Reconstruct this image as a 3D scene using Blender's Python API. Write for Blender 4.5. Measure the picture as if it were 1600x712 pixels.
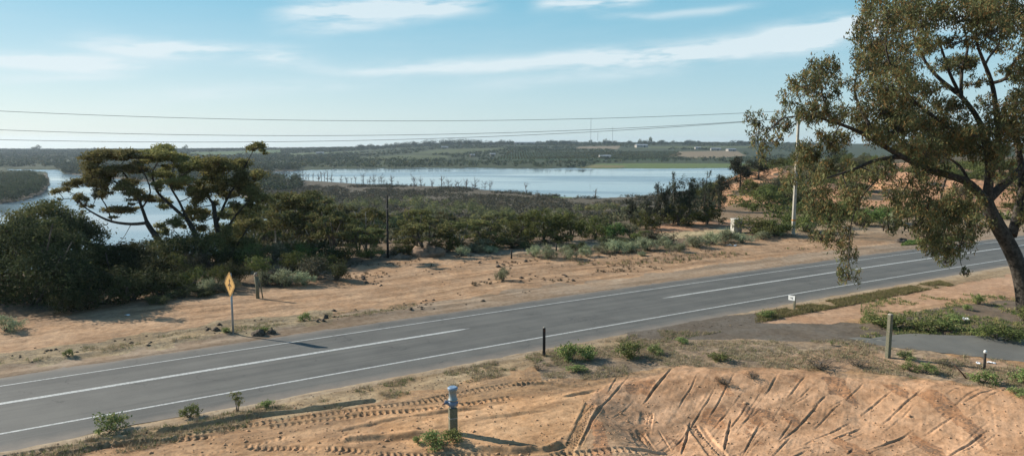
import bpy, math, numpy as np
from mathutils import Vector
for o in list(bpy.data.objects): bpy.data.objects.remove(o)
S = bpy.context.scene; COL = S.collection
R = math.radians
# ------------------------------------------------------------------ camera, sky, sun, exposure
FPX, YH, H = 1100.0, 222.0, 10.0            # focal length in pixels of the 1600 px frame, horizon row, eye height
TH = math.atan((356-YH)/FPX)
cam = bpy.data.cameras.new('camera'); camo = bpy.data.objects.new('camera', cam); COL.objects.link(camo)
cam.sensor_width = 36; cam.lens = FPX/1600*36; cam.clip_end = 30000; cam.clip_start = .1
camo.location = (0,0,H); camo.rotation_euler = (math.pi/2-TH, 0, 0); S.camera = camo
SUN_AZ, SUN_EL = R(-68), R(29)              # clockwise from +Y
sd = Vector((math.sin(SUN_AZ)*math.cos(SUN_EL), math.cos(SUN_AZ)*math.cos(SUN_EL), math.sin(SUN_EL)))
sl = bpy.data.lights.new('sun','SUN'); sl.energy = 5.0; sl.angle = R(.55); sl.color = (1,.93,.82)
so = bpy.data.objects.new('sun', sl); COL.objects.link(so); so.rotation_euler = sd.to_track_quat('Z','Y').to_euler()
S.view_settings.view_transform = 'Standard'; S.view_settings.look = 'None'; S.view_settings.gamma = 1
S.view_settings.exposure = 0.5
W = bpy.data.worlds.new('World'); S.world = W; W.use_nodes = True
HAZE = 0.00007

class NT:
    """small helper for node trees"""
    def __init__(s, t): s.t = t; t.nodes.clear()
    def n(s, k, **kw):
        nd = s.t.nodes.new(k)
        for a, v in kw.items():
            if a == 'i':
                for kk, vv in v.items():
                    if hasattr(vv, 'is_linked') or isinstance(vv, bpy.types.NodeSocket): s.t.links.new(vv, nd.inputs[kk])
                    else: nd.inputs[kk].default_value = vv
            else: setattr(nd, a, v)
        return nd
    def m(s, op, *a, clamp=False):
        nd = s.t.nodes.new('ShaderNodeMath'); nd.operation = op; nd.use_clamp = clamp
        for i, v in enumerate(a):
            if isinstance(v, bpy.types.NodeSocket): s.t.links.new(v, nd.inputs[i])
            else: nd.inputs[i].default_value = v
        return nd.outputs[0]
    def mix(s, fac, a, b, mode='MIX'):
        nd = s.t.nodes.new('ShaderNodeMix'); nd.data_type = 'RGBA'; nd.blend_type = mode
        for i, v in ((0,fac),(6,a),(7,b)):
            if isinstance(v, bpy.types.NodeSocket): s.t.links.new(v, nd.inputs[i])
            else: nd.inputs[i].default_value = v if i == 0 else ((*v,1) if len(v) == 3 else v)
        return nd.outputs[2]
    def ramp(s, fac, stops):
        nd = s.t.nodes.new('ShaderNodeMapRange'); nd.interpolation_type = 'SMOOTHSTEP'
        s.t.links.new(fac, nd.inputs[0]); nd.inputs[1].default_value, nd.inputs[2].default_value = stops
        return nd.outputs[0]
    def link(s, a, b): s.t.links.new(a, b)

def pray(px, py):
    x = (px-800)/FPX; v = (356-py)/FPX
    return x, math.cos(TH)+v*math.sin(TH), -math.sin(TH)+v*math.cos(TH)
def azel(px, py):
    x, y, z = pray(px, py); return math.atan2(x, y), math.atan2(z, math.hypot(x, y))

def build_world():
    w = NT(W.node_tree)
    tc = w.n('ShaderNodeTexCoord').outputs['Generated']
    sp = w.n('ShaderNodeSeparateXYZ', i={0: tc})
    X, Y, Z = sp.outputs
    zc = w.m('MAXIMUM', Z, .012)
    dirv = w.n('ShaderNodeCombineXYZ', i={0:X, 1:Y, 2:zc}).outputs[0]
    sky = w.n('ShaderNodeTexSky', i={0: dirv})
    sky.sky_type = 'NISHITA'; sky.sun_disc = False; sky.sun_elevation = SUN_EL; sky.sun_rotation = SUN_AZ
    sky.air_density = 1.0; sky.dust_density = 0.4; sky.ozone_density = 2.0; sky.altitude = 50
    az = w.m('ARCTAN2', X, Y); el = w.m('ARCSINE', Z)
    # stretched fibre noise over the sky
    def fib(sx, sy, sc, det, seed, tilt=0):
        e2 = w.m('ADD', el, w.m('MULTIPLY', az, tilt))
        v = w.n('ShaderNodeCombineXYZ', i={0: w.m('MULTIPLY', az, sx), 1: w.m('MULTIPLY', e2, sy), 2: seed}).outputs[0]
        return w.n('ShaderNodeTexNoise', i={'Vector': v, 'Scale': sc, 'Detail': det, 'Roughness': .6}).outputs[0]
    n1 = fib(5, 26, 1.0, 5, 1.3, -.03); n2 = fib(3, 9, 1.0, 3, 7.1); n3 = fib(10, 60, 1.0, 6, 3.7, -.06)
    tot = None
    # streaks: (px0,py0, px1,py1, half thickness px, strength, end softness px)
    for (x0,y0,x1,y1,th,st,sf) in [(560,107,1080,86,9,.62,160),(900,92,1420,46,11,1.0,110),(1100,74,1400,50,9,.8,80),
            (-120,88,240,104,8,.95,110),(110,66,480,84,10,.95,110),(360,92,620,112,7,.3,90),(440,20,760,6,12,.95,90),(440,44,640,36,6,.35,90),
            (840,8,1010,-8,7,1.0,50),(930,22,1180,16,5,.3,60),(-50,128,200,120,5,.35,80),(100,170,600,128,10,.22,140),(700,130,1150,104,8,.2,120),(1350,46,1800,20,14,.7,120)]:
        a0, e0 = azel(x0,y0); a1, e1 = azel(x1,y1)
        k = (e1-e0)/(a1-a0)
        c = w.m('ADD', w.m('MULTIPLY', w.m('SUBTRACT', az, a0), k), e0)
        c = w.m('ADD', c, w.m('MULTIPLY', w.m('SUBTRACT', n2, .5), .05))
        d = w.m('DIVIDE', w.m('SUBTRACT', el, c), th/FPX*1.2)
        # sharper above, wispier below
        g = w.m('POWER', 2.718, w.m('MULTIPLY', w.m('MULTIPLY', d, d), -1.0))
        wi = w.m('MULTIPLY', w.ramp(az, (a0-sf/FPX*.5, a0+sf/FPX)), w.m('SUBTRACT', 1.0, w.ramp(az, (a1-sf/FPX, a1+sf/FPX*.5))))
        q = w.m('MULTIPLY', w.m('MULTIPLY', g, wi), st)
        tot = q if tot is None else w.m('ADD', tot, q)
    fibre = w.m('ADD', w.m('MULTIPLY', n1, .9), w.m('MULTIPLY', n3, .75))
    cl = w.m('MULTIPLY', tot, w.ramp(fibre, (.55, .98)))
    cl = w.m('ADD', w.m('MULTIPLY', cl, 2.1), w.m('MULTIPLY', w.ramp(w.m('ADD', w.m('MULTIPLY',n1,.6), w.m('MULTIPLY', n3, .4)), (.42,.75)), .10))
    cl = w.m('MULTIPLY', cl, w.ramp(el, (-.01, .05)), clamp=True)
    low = w.mix(w.ramp(az, (-.75,.7)), (5.0,5.85,6.0), (3.6,5.0,5.5))      # pale haze band of the lower sky, whiter towards the sun
    g = w.mix(w.ramp(el, (-.02,.24)), low, (1.30,3.75,5.0))
    g = w.mix(w.ramp(el, (.20,.75)), g, (.62,1.5,2.9))
    skyc = w.mix(.82, sky.outputs[0], g)
    col = w.mix(w.m('MULTIPLY', cl, .74), skyc, (5.9,6.5,6.75))
    bg = w.n('ShaderNodeBackground', i={0: col, 1: .10})
    w.link(bg.outputs[0], w.n('ShaderNodeOutputWorld').inputs[0])
build_world()

# ------------------------------------------------------------------ numbers: noise, projection, terrain
rng = np.random.default_rng(7)
_T = rng.random((256,256))
def vnoise(x, y):
    xi = np.floor(x).astype(np.int64); yi = np.floor(y).astype(np.int64)
    fx = x-xi; fy = y-yi; fx = fx*fx*(3-2*fx); fy = fy*fy*(3-2*fy)
    a = _T[xi&255, yi&255]; b = _T[(xi+1)&255, yi&255]; c = _T[xi&255, (yi+1)&255]; d = _T[(xi+1)&255, (yi+1)&255]
    return (a*(1-fx)+b*fx)*(1-fy)+(c*(1-fx)+d*fx)*fy
def fbm(x, y, o=4):
    s = 0; a = .5; t = 0
    for i in range(o):
        s = s+a*vnoise(x+17.3*i, y-9.1*i); t += a; a *= .5; x = x*2.03; y = y*2.03
    return s/t-.5
def sstep(a, b, x):
    t = np.clip((x-a)/(b-a), 0, 1); return t*t*(3-2*t)
cT, sT = math.cos(TH), math.sin(TH)
def proj(x, y, z):
    f = y*cT-(z-H)*sT; f = np.where(f < .5, .5, f)
    u = y*sT+(z-H)*cT
    return 800+FPX*x/f, 356-FPX*u/f
def G(px, py, z=0.0):
    x, y, dz = pray(px, py); t = (z-H)/dz
    return x*t, y*t
def P(px, py, D):
    """point on the pixel's ray at forward distance D"""
    x, y, dz = pray(px, py); t = D/y
    return np.array((x*t, D, H+dz*t))
def inpoly(px, py, poly):
    r = np.zeros(px.shape, bool); n = len(poly)
    for i in range(n):
        x0, y0 = poly[i]; x1, y1 = poly[(i+1)%n]
        if y0 == y1: continue
        c = ((y0 > py) != (y1 > py)) & (px < (x1-x0)*(py-y0)/(y1-y0)+x0)
        r ^= c
    return r
# road: y = a + b x + c x^2 (centre), measured on the ground plane
_xs = np.arange(0,1401,200)
def gl(ys): p = np.array([G(a,b) for a,b in zip(_xs, ys)]); return p
_C = gl([630,599.5,567.5,534.5,503,471,441,411.5])
RC = np.polyfit(_C[:,0], _C[:,1], 2)
DIRX = math.cos(math.atan(.613)); 
def road_y(x): return np.where(x > 45, np.polyval(RC, 45.)+(x-45)*(2*RC[0]*45+RC[1]), np.where(x < -30, np.polyval(RC, -30.)+(x+30)*(2*RC[0]*-30+RC[1]), np.polyval(RC, x)))
def road_off(x, y): return (y-road_y(x))*.853         # signed distance from the centre line, + = far side
E_FAR, L_FAR, L_NEAR, E_NEAR = 3.95, 2.47, -3.52, -5.45

PROF = {  # column of the 1600 px frame at the horizon -> (distance, height)
 -900:[(50,0),(80,-5),(190,-30.6),(900,-29.3),(1100,-28),(2600,-19),(2900,-22),(5000,-62)],
 0:   [(52,0),(80,-5),(190,-30.6),(900,-29.3),(1100,-28),(2600,-19),(2900,-22),(5000,-62)],
 200: [(60,0),(85,-5),(190,-30.6),(900,-29.3),(1100,-27),(2600,-19),(2900,-22),(5000,-62)],
 350: [(62,0),(85,-4),(200,-29.4),(1000,-29.3),(1100,-28),(2600,-18),(2900,-22),(5000,-62)],
 480: [(62,0),(80,-2),(130,-9),(250,-27),(300,-29.3),(1080,-29.3),(2600,-15),(2900,-20),(5000,-62)],
 560: [(66,0),(90,-2.5),(250,-26.5),(310,-29.3),(1080,-29.3),(2600,-11),(2900,-16),(5000,-62)],
 640: [(70,0),(90,-2.5),(250,-26.5),(310,-29.3),(1080,-29.3),(2600,-1),(2900,-6),(5000,-62)],
 710: [(70,0),(95,-3),(250,-26.5),(310,-29.3),(1080,-29.3),(1500,-22),(2600,4),(2900,0),(5000,-62)],
 800: [(76,0),(100,-3),(260,-27),(310,-29.3),(1080,-29.3),(1500,-22),(2600,6),(2900,2),(5000,-62)],
 950: [(80,0),(95,-1),(130,-6),(280,-28),(320,-29.3),(1080,-29.3),(1500,-22),(2600,6.5),(2900,2),(5000,-62)],
 1050:[(95,0),(140,-4),(300,-26),(360,-29.3),(1120,-29.3),(1500,-22),(2600,6.5),(2900,2),(5000,-62)],
 1110:[(105,0),(150,-1),(200,-3),(400,-26),(500,-29.3),(1120,-29.3),(1500,-22),(2600,5),(2900,1),(5000,-62)],
 1180:[(105,0),(150,1.2),(180,2),(230,1.0),(350,-2),(500,-18),(700,-29.3),(1120,-29.3),(1500,-22),(2600,4.5),(2900,1),(5000,-62)],
 1260:[(105,0),(140,.8),(180,2.6),(300,1.5),(450,-1),(650,-20),(900,-28),(1120,-28),(1500,-22),(2600,4.5),(2900,1),(5000,-62)],
 1450:[(100,0),(120,.6),(170,3.5),(300,3),(500,0),(800,-16),(1100,-24),(1500,-20),(2600,4.5),(2900,1),(5000,-62)],
 2400:[(100,0),(130,.6),(170,3.5),(300,3),(500,0),(800,-16),(1100,-24),(1500,-20),(2600,4.5),(2900,1),(5000,-62)]}
_cols = np.array(sorted(PROF)); _LD = np.linspace(math.log(10), math.log(6000), 500)
_TAB = np.array([np.interp(np.exp(_LD), [a for a,_ in PROF[c]], [b for _,b in PROF[c]], left=0) for c in _cols])
_k = np.ones(9)/9
_TAB = np.array([np.convolve(np.pad(r, 4, mode='edge'), _k, 'valid') for r in _TAB])
_az = np.arctan2(_cols-800, FPX); _af = np.linspace(_az[0], _az[-1], 721)
_T2 = np.array([[0.0]*500]*721)
for j in range(500): _T2[:,j] = np.interp(_af, _az, _TAB[:,j])
_k = np.hanning(23); _k /= _k.sum()
_T2 = np.array([np.convolve(np.pad(_T2[:,j], 11, mode='edge'), _k, 'valid') for j in range(500)]).T
LAKE = [(392,271),(450,267),(530,263.5),(640,262.3),(900,262.6),(915,263.5),(1130,262.5),(1240,263),(1240,285),(1180,292),(1130,296),(1060,300),(1010,307),(930,311),(880,309),(830,304),(760,298),(700,293),(640,291),(560,288),(500,284),(450,281),(425,278)]
RIVER = [(10,264.5),(92,264.5),(98,271),(120,273),(200,281),(300,292),(380,306),(460,345),(470,440),(-600,440),(-600,336),(-100,330),(0,319),(40,313),(68,302),(79,288),(74,270),(42,268),(12,266.5)]
CREST = [(905,640),(932,598),(985,583),(1060,575),(1200,574),(1310,578),(1400,590),(1460,598),(1540,606),(1760,618)]
_cw = np.array([G(a,b) for a,b in CREST])
SEGS = []   # stamped tyre marks and furrows (x0,y0,x1,y1,half width m,depth m,tread period m,kind)
def seg(pts, hw, dep, tread=0, kind='track'):
    w = [G(a,b,-.25 if a > 900 else 0) for a,b in pts]
    L = 0
    for p, q in zip(w[:-1], w[1:]):
        SEGS.append((*p, *q, hw, dep, tread, kind, L)); L += math.hypot(q[0]-p[0], q[1]-p[1])
seg([(924,636),(886,704)], .19,.07,.12); seg([(938,638),(905,703)], .06,.04); seg([(1050,582),(1004,623)], .032,.09,0,'cut')
seg([(1008,631),(1001,660),(1026,694)], .17,.08,.10); seg([(1018,631),(1013,656)], .10,.07,.1); seg([(994,664),(1008,696)], .23,.10,.21)
seg([(1083,642),(1122,694)], .20,.12,.2); seg([(1098,646),(1134,692)], .16,.06); seg([(1080,638),(1066,686)], .032,.09,0,'cut'); seg([(1143,636),(1131,684)], .032,.08,0,'cut')
seg([(1143,686),(1162,703)], .22,.10,.2); seg([(860,709),(1000,707)], .2,.09,.22); seg([(985,707),(1046,684)], .08,.10,0,'cut')
for p in [[(1293,610),(1217,671)],[(1395,611),(1345,633)],[(1448,610),(1376,644)],[(1552,657),(1473,692)],[(1464,694),(1430,716)],[(1496,703),(1482,716)],[(1348,645),(1300,662)],[(1432,650),(1360,677)],[(1264,679),(1208,706)]]:
    seg(p, .028,.055,0,'cut')
for p in [[(1240,636),(1217,668)],[(1309,622),(1274,648)],[(1330,640),(1275,662)],[(1336,674),(1324,684)],[(1205,695),(1178,707)],[(985,590),(930,645)],[(965,592),(950,615)],[(1120,600),(1050,680)],[(1150,585),(1105,640)],[(1170,620),(1130,660)],[(1215,590),(1195,612)],[(1260,590),(1230,615)],[(1350,600),(1320,618)],[(1420,655),(1380,668)],[(1500,640),(1440,660)],[(1560,610),(1500,632)],[(1380,690),(1330,712)],[(1550,690),(1520,706)],[(1090,590),(1060,625)],[(1030,650),(1050,680)],[(1190,640),(1160,690)]]:
    seg(p, .024,.05,0,'cut')
_r = np.random.default_rng(3)
for i in range(70):
    a = _r.uniform(930,1640); b = _r.uniform(590,712); l = _r.uniform(10,50); s = _r.uniform(.5,1.1) if a < 1250 else _r.uniform(.35,.6)
    seg([(a,b),(a-l,b+l*s)], _r.uniform(.018,.03), _r.uniform(.012,.035), 0, 'cut')
seg([(245,677),(330,663),(400,651),(480,641),(585,626)], .08,.13,0,'berm'); seg([(90,712),(170,697),(240,690),(275,687)], .10,.12,0,'berm'); seg([(130,691),(222,683)], .07,.07,0,'berm')
seg([(225,694),(330,674),(440,657),(560,640),(700,622)], .17,.055,.22); seg([(290,716),(380,696),(445,683)], .17,.07,.22); seg([(380,697),(500,703),(660,711),(800,709)], .19,.07,.22)
seg([(520,676),(640,652),(760,636)], .1,.07,0,'cut'); seg([(540,689),(640,680),(700,676)], .15,.07,0,'berm'); seg([(560,648),(660,640),(800,620)], .16,.06,.24)
seg([(0,716),(100,700),(200,694),(330,684)], .18,.08,.25); seg([(420,668),(560,650),(640,643)],.15,.05,.24); seg([(740,700),(800,703),(850,701),(880,690)], .12,.1,0,'berm'); seg([(750,655),(860,640)],.1,.05,0,'cut')
seg([(800,600),(850,596),(900,600)],.1,.06,0,'berm'); seg([(660,625),(760,606),(860,590)],.2,.05,.22); seg([(880,615),(938,612)],.08,.08,0,'cut')

def edge_near(x, y):    # 0..1 inside the graded bank of loose sand in the right foreground
    d = np.interp(x, _cw[:,0], _cw[:,1], left=-5)-y
    return np.where(x < _cw[0,0]-.6, -3+0*x, d)
def side_(x, y): return sstep(_cw[0,0]-.3, _cw[0,0]+2.6, x+(y-_cw[0,1])*.35)
def terr(x, y, fine=True):
    x = np.asarray(x, float); y = np.asarray(y, float)
    D = np.hypot(x, y)*1.0
    az = np.arctan2(x, y)
    Df = np.maximum(np.where(y > 0, D*np.cos(np.clip(az,-1.1,1.1)), D), 10.01)
    u = np.clip((az-_af[0])/(_af[1]-_af[0]), 0, 719.999); v = np.clip((np.log(Df)-_LD[0])/(_LD[1]-_LD[0]), 0, 498.999)
    ui = u.astype(int); vi = v.astype(int); fu = u-ui; fv = v-vi
    z = (_T2[ui,vi]*(1-fv)+_T2[ui,vi+1]*fv)*(1-fu)+(_T2[ui+1,vi]*(1-fv)+_T2[ui+1,vi+1]*fv)*fu
    z = np.where(y < 5, 0, z)
    col = 800+FPX*np.tan(np.clip(az,-1.3,1.3))
    # rolling relief
    amp = sstep(60,140,Df)*1.6*(1-sstep(260,330,Df)*.75)*(z > -28)+sstep(1150,1500,Df)*4
    z = z+amp*fbm(x/45+3, y/45)*2*np.where(Df > 1000, 0, 1)+sstep(1150,1600,Df)*6*fbm(x/260, y/260, 3)
    hill = sstep(1085,1160,col)*sstep(118,150,Df)*(1-sstep(230,300,Df))
    rid = 1-np.abs(fbm(x/14+5, y/14+1, 4))*5
    z = z+hill*(rid*1.3-.5)
    ro = road_off(x, y)
    away = sstep(.0, 5.0, np.abs(ro+.75)-4.9)
    z = z+away*(1-sstep(90,140,Df))*(fbm(x/7, y/7)*.5+fbm(x/1.7+40, y/1.7)*.10)
    # small bank at the far verge
    z = z+.12*np.exp(-((ro-5.6)/.5)**2)*(1-sstep(-8,0,x))
    if fine:
        m = (Df < 60)
        z = np.where(m, z+away*(fbm(x*2.2, y*2.2, 4)*.045+fbm(x*6, y*6, 3)*.018), z)
        k_ = sstep(4.15,4.75,np.abs(ro+.75)); z = z*k_-.01*(1-k_)+k_*(1-sstep(5.2,7.0,np.abs(ro+.75)))*(.030+fbm(x*1.5,y*1.5,3)*.03)
        d = edge_near(x, y)
        side = sstep(_cw[0,0]-.3, _cw[0,0]+2.6, x+(y-_cw[0,1])*.35); bank = sstep(0, 5.5, d)*sstep(0,1.2,d)*side
        z = z-bank*.75
        z = z+sstep(0,.4,d)*fbm(x*.45+9, y*.45, 3)*.15*side+sstep(0,.4,d)*side*(np.abs(fbm((x*.5+y*.86)*.5, (y*.5-x*.86)*5, 4))*.045)
        near = np.where((Df < 36) & (np.abs(ro+.75) > 4.9))
        if near[0].size:
            xn, yn = x[near], y[near]; dz = np.zeros(xn.size)
            for (x0,y0,x1,y1,hw,dep,tr,kd,L0) in SEGS:
                bb = (xn > min(x0,x1)-1) & (xn < max(x0,x1)+1) & (yn > min(y0,y1)-1) & (yn < max(y0,y1)+1)
                ii = np.nonzero(bb)[0]
                if ii.size == 0: continue
                px_, py_ = xn[ii], yn[ii]
                ll = math.hypot(x1-x0, y1-y0); ux, uy = (x1-x0)/ll, (y1-y0)/ll
                t = (px_-x0)*ux+(py_-y0)*uy; wob = fbm(px_*.8, py_*.8, 2)*(.10 if kd == 'track' else .16 if kd == 'berm' else .07)
                s = -(px_-x0)*uy+(py_-y0)*ux+wob
                en = sstep(-.12,.12,t)*(1-sstep(ll-.12,ll+.12,t))
                if kd == 'track':
                    g = -(1-sstep(hw*.75, hw*1.1, np.abs(s)))*dep+np.exp(-((np.abs(s)-hw*1.3)/(hw*.35))**2)*dep*.28*(.4+1.2*vnoise(px_*2, py_*2))
                    if tr:
                        ph = ((t+L0+np.abs(s)*.5)/tr)%1
                        g = (g+(1-sstep(hw*.8,hw,np.abs(s)))*dep*.9*(ph < .45))*np.clip(1.9*vnoise(px_*1.1+7, py_*1.1)-.35+.5*vnoise(px_*5, py_*5), 0, 1)
                elif kd == 'cut':
                    q = .6+.6*vnoise(px_*3, py_*3)
                    tp = np.sqrt(np.clip(np.sin(math.pi*np.clip(t/ll,0,1)),0,1)); hq = hw*(.5+.6*tp); g = (-np.exp(-(s/hq)**2)*dep+np.exp(-((s-hq*2*np.sign(ux+.001))/hq)**2)*dep*.45)*q*tp
                else:
                    q = .5+.9*vnoise(px_*2.1, py_*2.1)
                    g = (np.exp(-((s-hw)/hw)**2)*dep-np.exp(-((s+hw*.9)/hw)**2)*dep*.8)*q
                dz[ii] += g*en
            z[near] += np.clip(dz, -.2, .2)
    else:
        k_ = sstep(4.45,4.8,np.abs(ro+.75)); z = z*k_-.03*(1-k_)
    # water
    pxw, pyw = proj(x, y, np.full_like(x, -30.0))
    far = (Df > 150) & (y > 0)
    j = fbm(x/30, y/30)*3
    wet = far & (inpoly(pxw, pyw+j*.5, LAKE) | inpoly(pxw+j, pyw+j, RIVER))
    z = np.where(wet, -31.5, np.where(far & (z < -29.4) , np.maximum(z, -29.4+fbm(x/20,y/20)*.4), z))
    # far river bank keeps above water
    z = np.where(far & ~wet, np.maximum(z, -29.7), z) if True else z
    z = np.where((Df > 2900), np.minimum(z, z), z)
    return z
def terr1(x, y): return float(terr(np.array([x]), np.array([y]))[0])
_tt = np.geomspace(14, 4500, 2600)
def hit(px, py):
    """where the sight line of a pixel meets the terrain"""
    x, y, dz = pray(px, py); Y = _tt; t = Y/y
    X = x*t; Zr = H+dz*t; Zt = terr(X, Y)
    k = np.nonzero(Zr < Zt)[0]
    i = k[0] if k.size else len(Y)-1
    return X[i], Y[i], Zt[i]

# ------------------------------------------------------------------ mesh + tagging helpers
def mesh_np(name, V, F, mat=None, attr=None, smooth=False):
    V = np.asarray(V, np.float32); F = np.asarray(F, np.int32)
    me = bpy.data.meshes.new(name); k = F.shape[1]; n = len(F)
    me.vertices.add(len(V)); me.vertices.foreach_set('co', V.ravel())
    me.loops.add(n*k); me.loops.foreach_set('vertex_index', F.ravel())
    me.polygons.add(n); me.polygons.foreach_set('loop_start', np.arange(0, n*k, k, dtype=np.int32))
    try: me.polygons.foreach_set('loop_total', np.full(n, k, np.int32))
    except Exception: pass
    if smooth: me.polygons.foreach_set('use_smooth', np.ones(n, bool))
    me.update(calc_edges=True)
    if attr is not None:
        for an, (kind, dom, dat) in attr.items():
            a = me.attributes.new(an, kind, dom)
            a.data.foreach_set('color' if 'COLOR' in kind else 'value', np.asarray(dat, np.float32).ravel())
    if mat: me.materials.append(mat)
    return me
def link(name, me, parent=None):
    o = bpy.data.objects.new(name, me); COL.objects.link(o)
    if parent: o.parent = parent
    return o
def tag(o, label=None, cat=None, group=None, kind=None):
    if label: o['label'] = label
    if cat: o['category'] = cat
    if group: o['group'] = group
    if kind: o['kind'] = kind
    return o
def thing(name, label, cat, loc, rz=0, group=None):
    o = link(name, None); o.location = loc; o.rotation_euler = (0,0,rz)
    return tag(o, label, cat, group)
class MB:
    """collects shapes into ONE mesh (vertices + polygons of any size)"""
    def __init__(s): s.v = []; s.f = []
    def add(s, V, F):
        b = len(s.v); s.v += [tuple(map(float,p)) for p in V]; s.f += [tuple(i+b for i in f) for f in F]; return s
    def box(s, c, d, rz=0, taper=1.0, bev=.0):
        x, y, z = d[0]/2, d[1]/2, d[2]/2; V = []
        for sz, k in ((-1,1),(1,taper)):
            if bev > 0:
                b = min(bev, x*.8, y*.8)
                ring = [(-x+b,-y),(x-b,-y),(x,-y+b),(x,y-b),(x-b,y),(-x+b,y),(-x,y-b),(-x,-y+b)]
            else: ring = [(-x,-y),(x,-y),(x,y),(-x,y)]
            V += [(a*k, b_*k, sz*z) for a, b_ in ring]
        n = len(V)//2; ca, sa = math.cos(rz), math.sin(rz)
        V = [(c[0]+a*ca-b_*sa, c[1]+a*sa+b_*ca, c[2]+w) for a, b_, w in V]
        F = [tuple(range(n-1,-1,-1)), tuple(range(n,2*n))]+[(i,(i+1)%n,n+(i+1)%n,n+i) for i in range(n)]
        return s.add(V, F)
    def tube(s, pts, rad, n=8, caps=True):
        pts = [np.array(p, float) for p in pts]; V = []; F = []
        ref = None
        for i, p in enumerate(pts):
            d = pts[min(i+1,len(pts)-1)]-pts[max(i-1,0)]; d = d/(np.linalg.norm(d)+1e-9)
            if ref is None:
                ref = np.cross(d, (0,0,1) if abs(d[2]) < .9 else (1,0,0)); ref /= np.linalg.norm(ref)
            else:
                ref = ref-d*np.dot(ref,d); ref /= np.linalg.norm(ref)+1e-9
            b = np.cross(d, ref); r = rad[i] if hasattr(rad,'__len__') else rad
            for k in range(n):
                a = 2*math.pi*k/n; V.append(p+(ref*math.cos(a)+b*math.sin(a))*r)
        for i in range(len(pts)-1):
            for k in range(n): F.append((i*n+k, i*n+(k+1)%n, (i+1)*n+(k+1)%n, (i+1)*n+k))
        if caps: F += [tuple(range(n-1,-1,-1)), tuple((len(pts)-1)*n+k for k in range(n))]
        return s.add(V, F)
    def lathe(s, c, prof, n=20):
        V = []; F = []
        for r, z in prof:
            for k in range(n): a = 2*math.pi*k/n; V.append((c[0]+r*math.cos(a), c[1]+r*math.sin(a), c[2]+z))
        for i in range(len(prof)-1):
            for k in range(n): F.append((i*n+k, i*n+(k+1)%n, (i+1)*n+(k+1)%n, (i+1)*n+k))
        F += [tuple(range(n-1,-1,-1)), tuple((len(prof)-1)*n+k for k in range(n))]
        return s.add(V, F)
    def prism(s, poly, d0, d1, fr):
        """polygon (a,b) extruded between d0 and d1; fr maps (a,b,d)->xyz"""
        n = len(poly); V = [fr(a,b,d0) for a,b in poly]+[fr(a,b,d1) for a,b in poly]
        F = [tuple(range(n-1,-1,-1)), tuple(range(n,2*n))]+[(i,(i+1)%n,n+(i+1)%n,n+i) for i in range(n)]
        return s.add(V, F)
    def mesh(s, name, mat=None, smooth=False):
        me = bpy.data.meshes.new(name); me.from_pydata(s.v, [], s.f); me.update()
        if mat: me.materials.append(mat)
        if smooth:
            for p in me.polygons: p.use_smooth = len(p.vertices) < 8
        return me
    def build(s, name, mat, parent=None, smooth=False): return link(name, s.mesh(name, mat, smooth), parent)

# ------------------------------------------------------------------ materials
def mat(name):
    m = bpy.data.materials.new(name); m.use_nodes = True
    return m, NT(m.node_tree)
def simple(name, c, rough=.7, var=.25, scale=8, bump=.0, c2=None, metal=0, spec=.3):
    m, n = mat(name)
    tc = n.n('ShaderNodeTexCoord').outputs['Object']
    no = n.n('ShaderNodeTexNoise', i={'Vector': tc, 'Scale': scale, 'Detail': 5, 'Roughness': .65}).outputs[0]
    c2 = c2 or tuple(v*(1-var*2) for v in c)
    col = n.mix(n.ramp(no, (.35,.68)), c, c2)
    b = n.n('ShaderNodeBsdfPrincipled', i={'Base Color': col, 'Roughness': rough, 'Metallic': metal, 'Specular IOR Level': spec})
    if bump:
        bp = n.n('ShaderNodeBump', i={'Height': no, 'Distance': bump, 'Strength': .8}); n.link(bp.outputs[0], b.inputs['Normal'])
    n.link(b.outputs[0], n.n('ShaderNodeOutputMaterial').inputs[0]); return m
def leafmat(name, dark, light, odd=None, trans=.3, rough=.55):
    """leaf colour follows a per-leaf value 'v' (0 dark .. 1 light), 'o' marks odd (bronze or dry) leaves"""
    m, n = mat(name)
    v = n.n('ShaderNodeAttribute', attribute_name='v').outputs['Fac']
    oi = n.n('ShaderNodeObjectInfo').outputs['Random']
    col = n.mix(v, dark, light)
    if odd:
        o = n.n('ShaderNodeAttribute', attribute_name='o').outputs['Fac']; col = n.mix(o, col, odd)
    hs = n.n('ShaderNodeHueSaturation', i={'Hue': n.m('ADD', n.m('MULTIPLY', oi, .05), .475), 'Value': n.m('ADD', n.m('MULTIPLY', oi, .6), .72), 'Color': col})
    b = n.n('ShaderNodeBsdfPrincipled', i={'Base Color': hs.outputs[0], 'Roughness': .85, 'Specular IOR Level': .06})
    t = n.n('ShaderNodeBsdfTranslucent', i={'Color': hs.outputs[0]})
    mx = n.n('ShaderNodeMixShader', i={0: trans, 1: b.outputs[0], 2: t.outputs[0]})
    n.link(mx.outputs[0], n.n('ShaderNodeOutputMaterial').inputs[0]); return m
M = {}
M['gum'] = leafmat('gum_leaf', (.058,.062,.030), (.195,.195,.088), (.24,.13,.06), .28)
M['flat'] = leafmat('umbrella_leaf', (.115,.118,.048), (.36,.345,.125), (.32,.23,.09), .38)
M['wattle'] = leafmat('wattle_leaf', (.034,.040,.021), (.120,.126,.056), (.14,.13,.05), .22)
M['mallee'] = leafmat('mallee_leaf', (.068,.073,.032), (.215,.205,.080), (.24,.17,.07), .26)
M['dense'] = leafmat('dense_leaf', (.055,.066,.024), (.165,.180,.060), (.18,.17,.05), .25)
M['bright'] = leafmat('bright_leaf', (.065,.105,.035), (.19,.26,.08), (.22,.24,.08), .3)
M['pine'] = leafmat('pine_leaf', (.028,.036,.026), (.080,.088,.055), (.10,.08,.05), .15)
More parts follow.
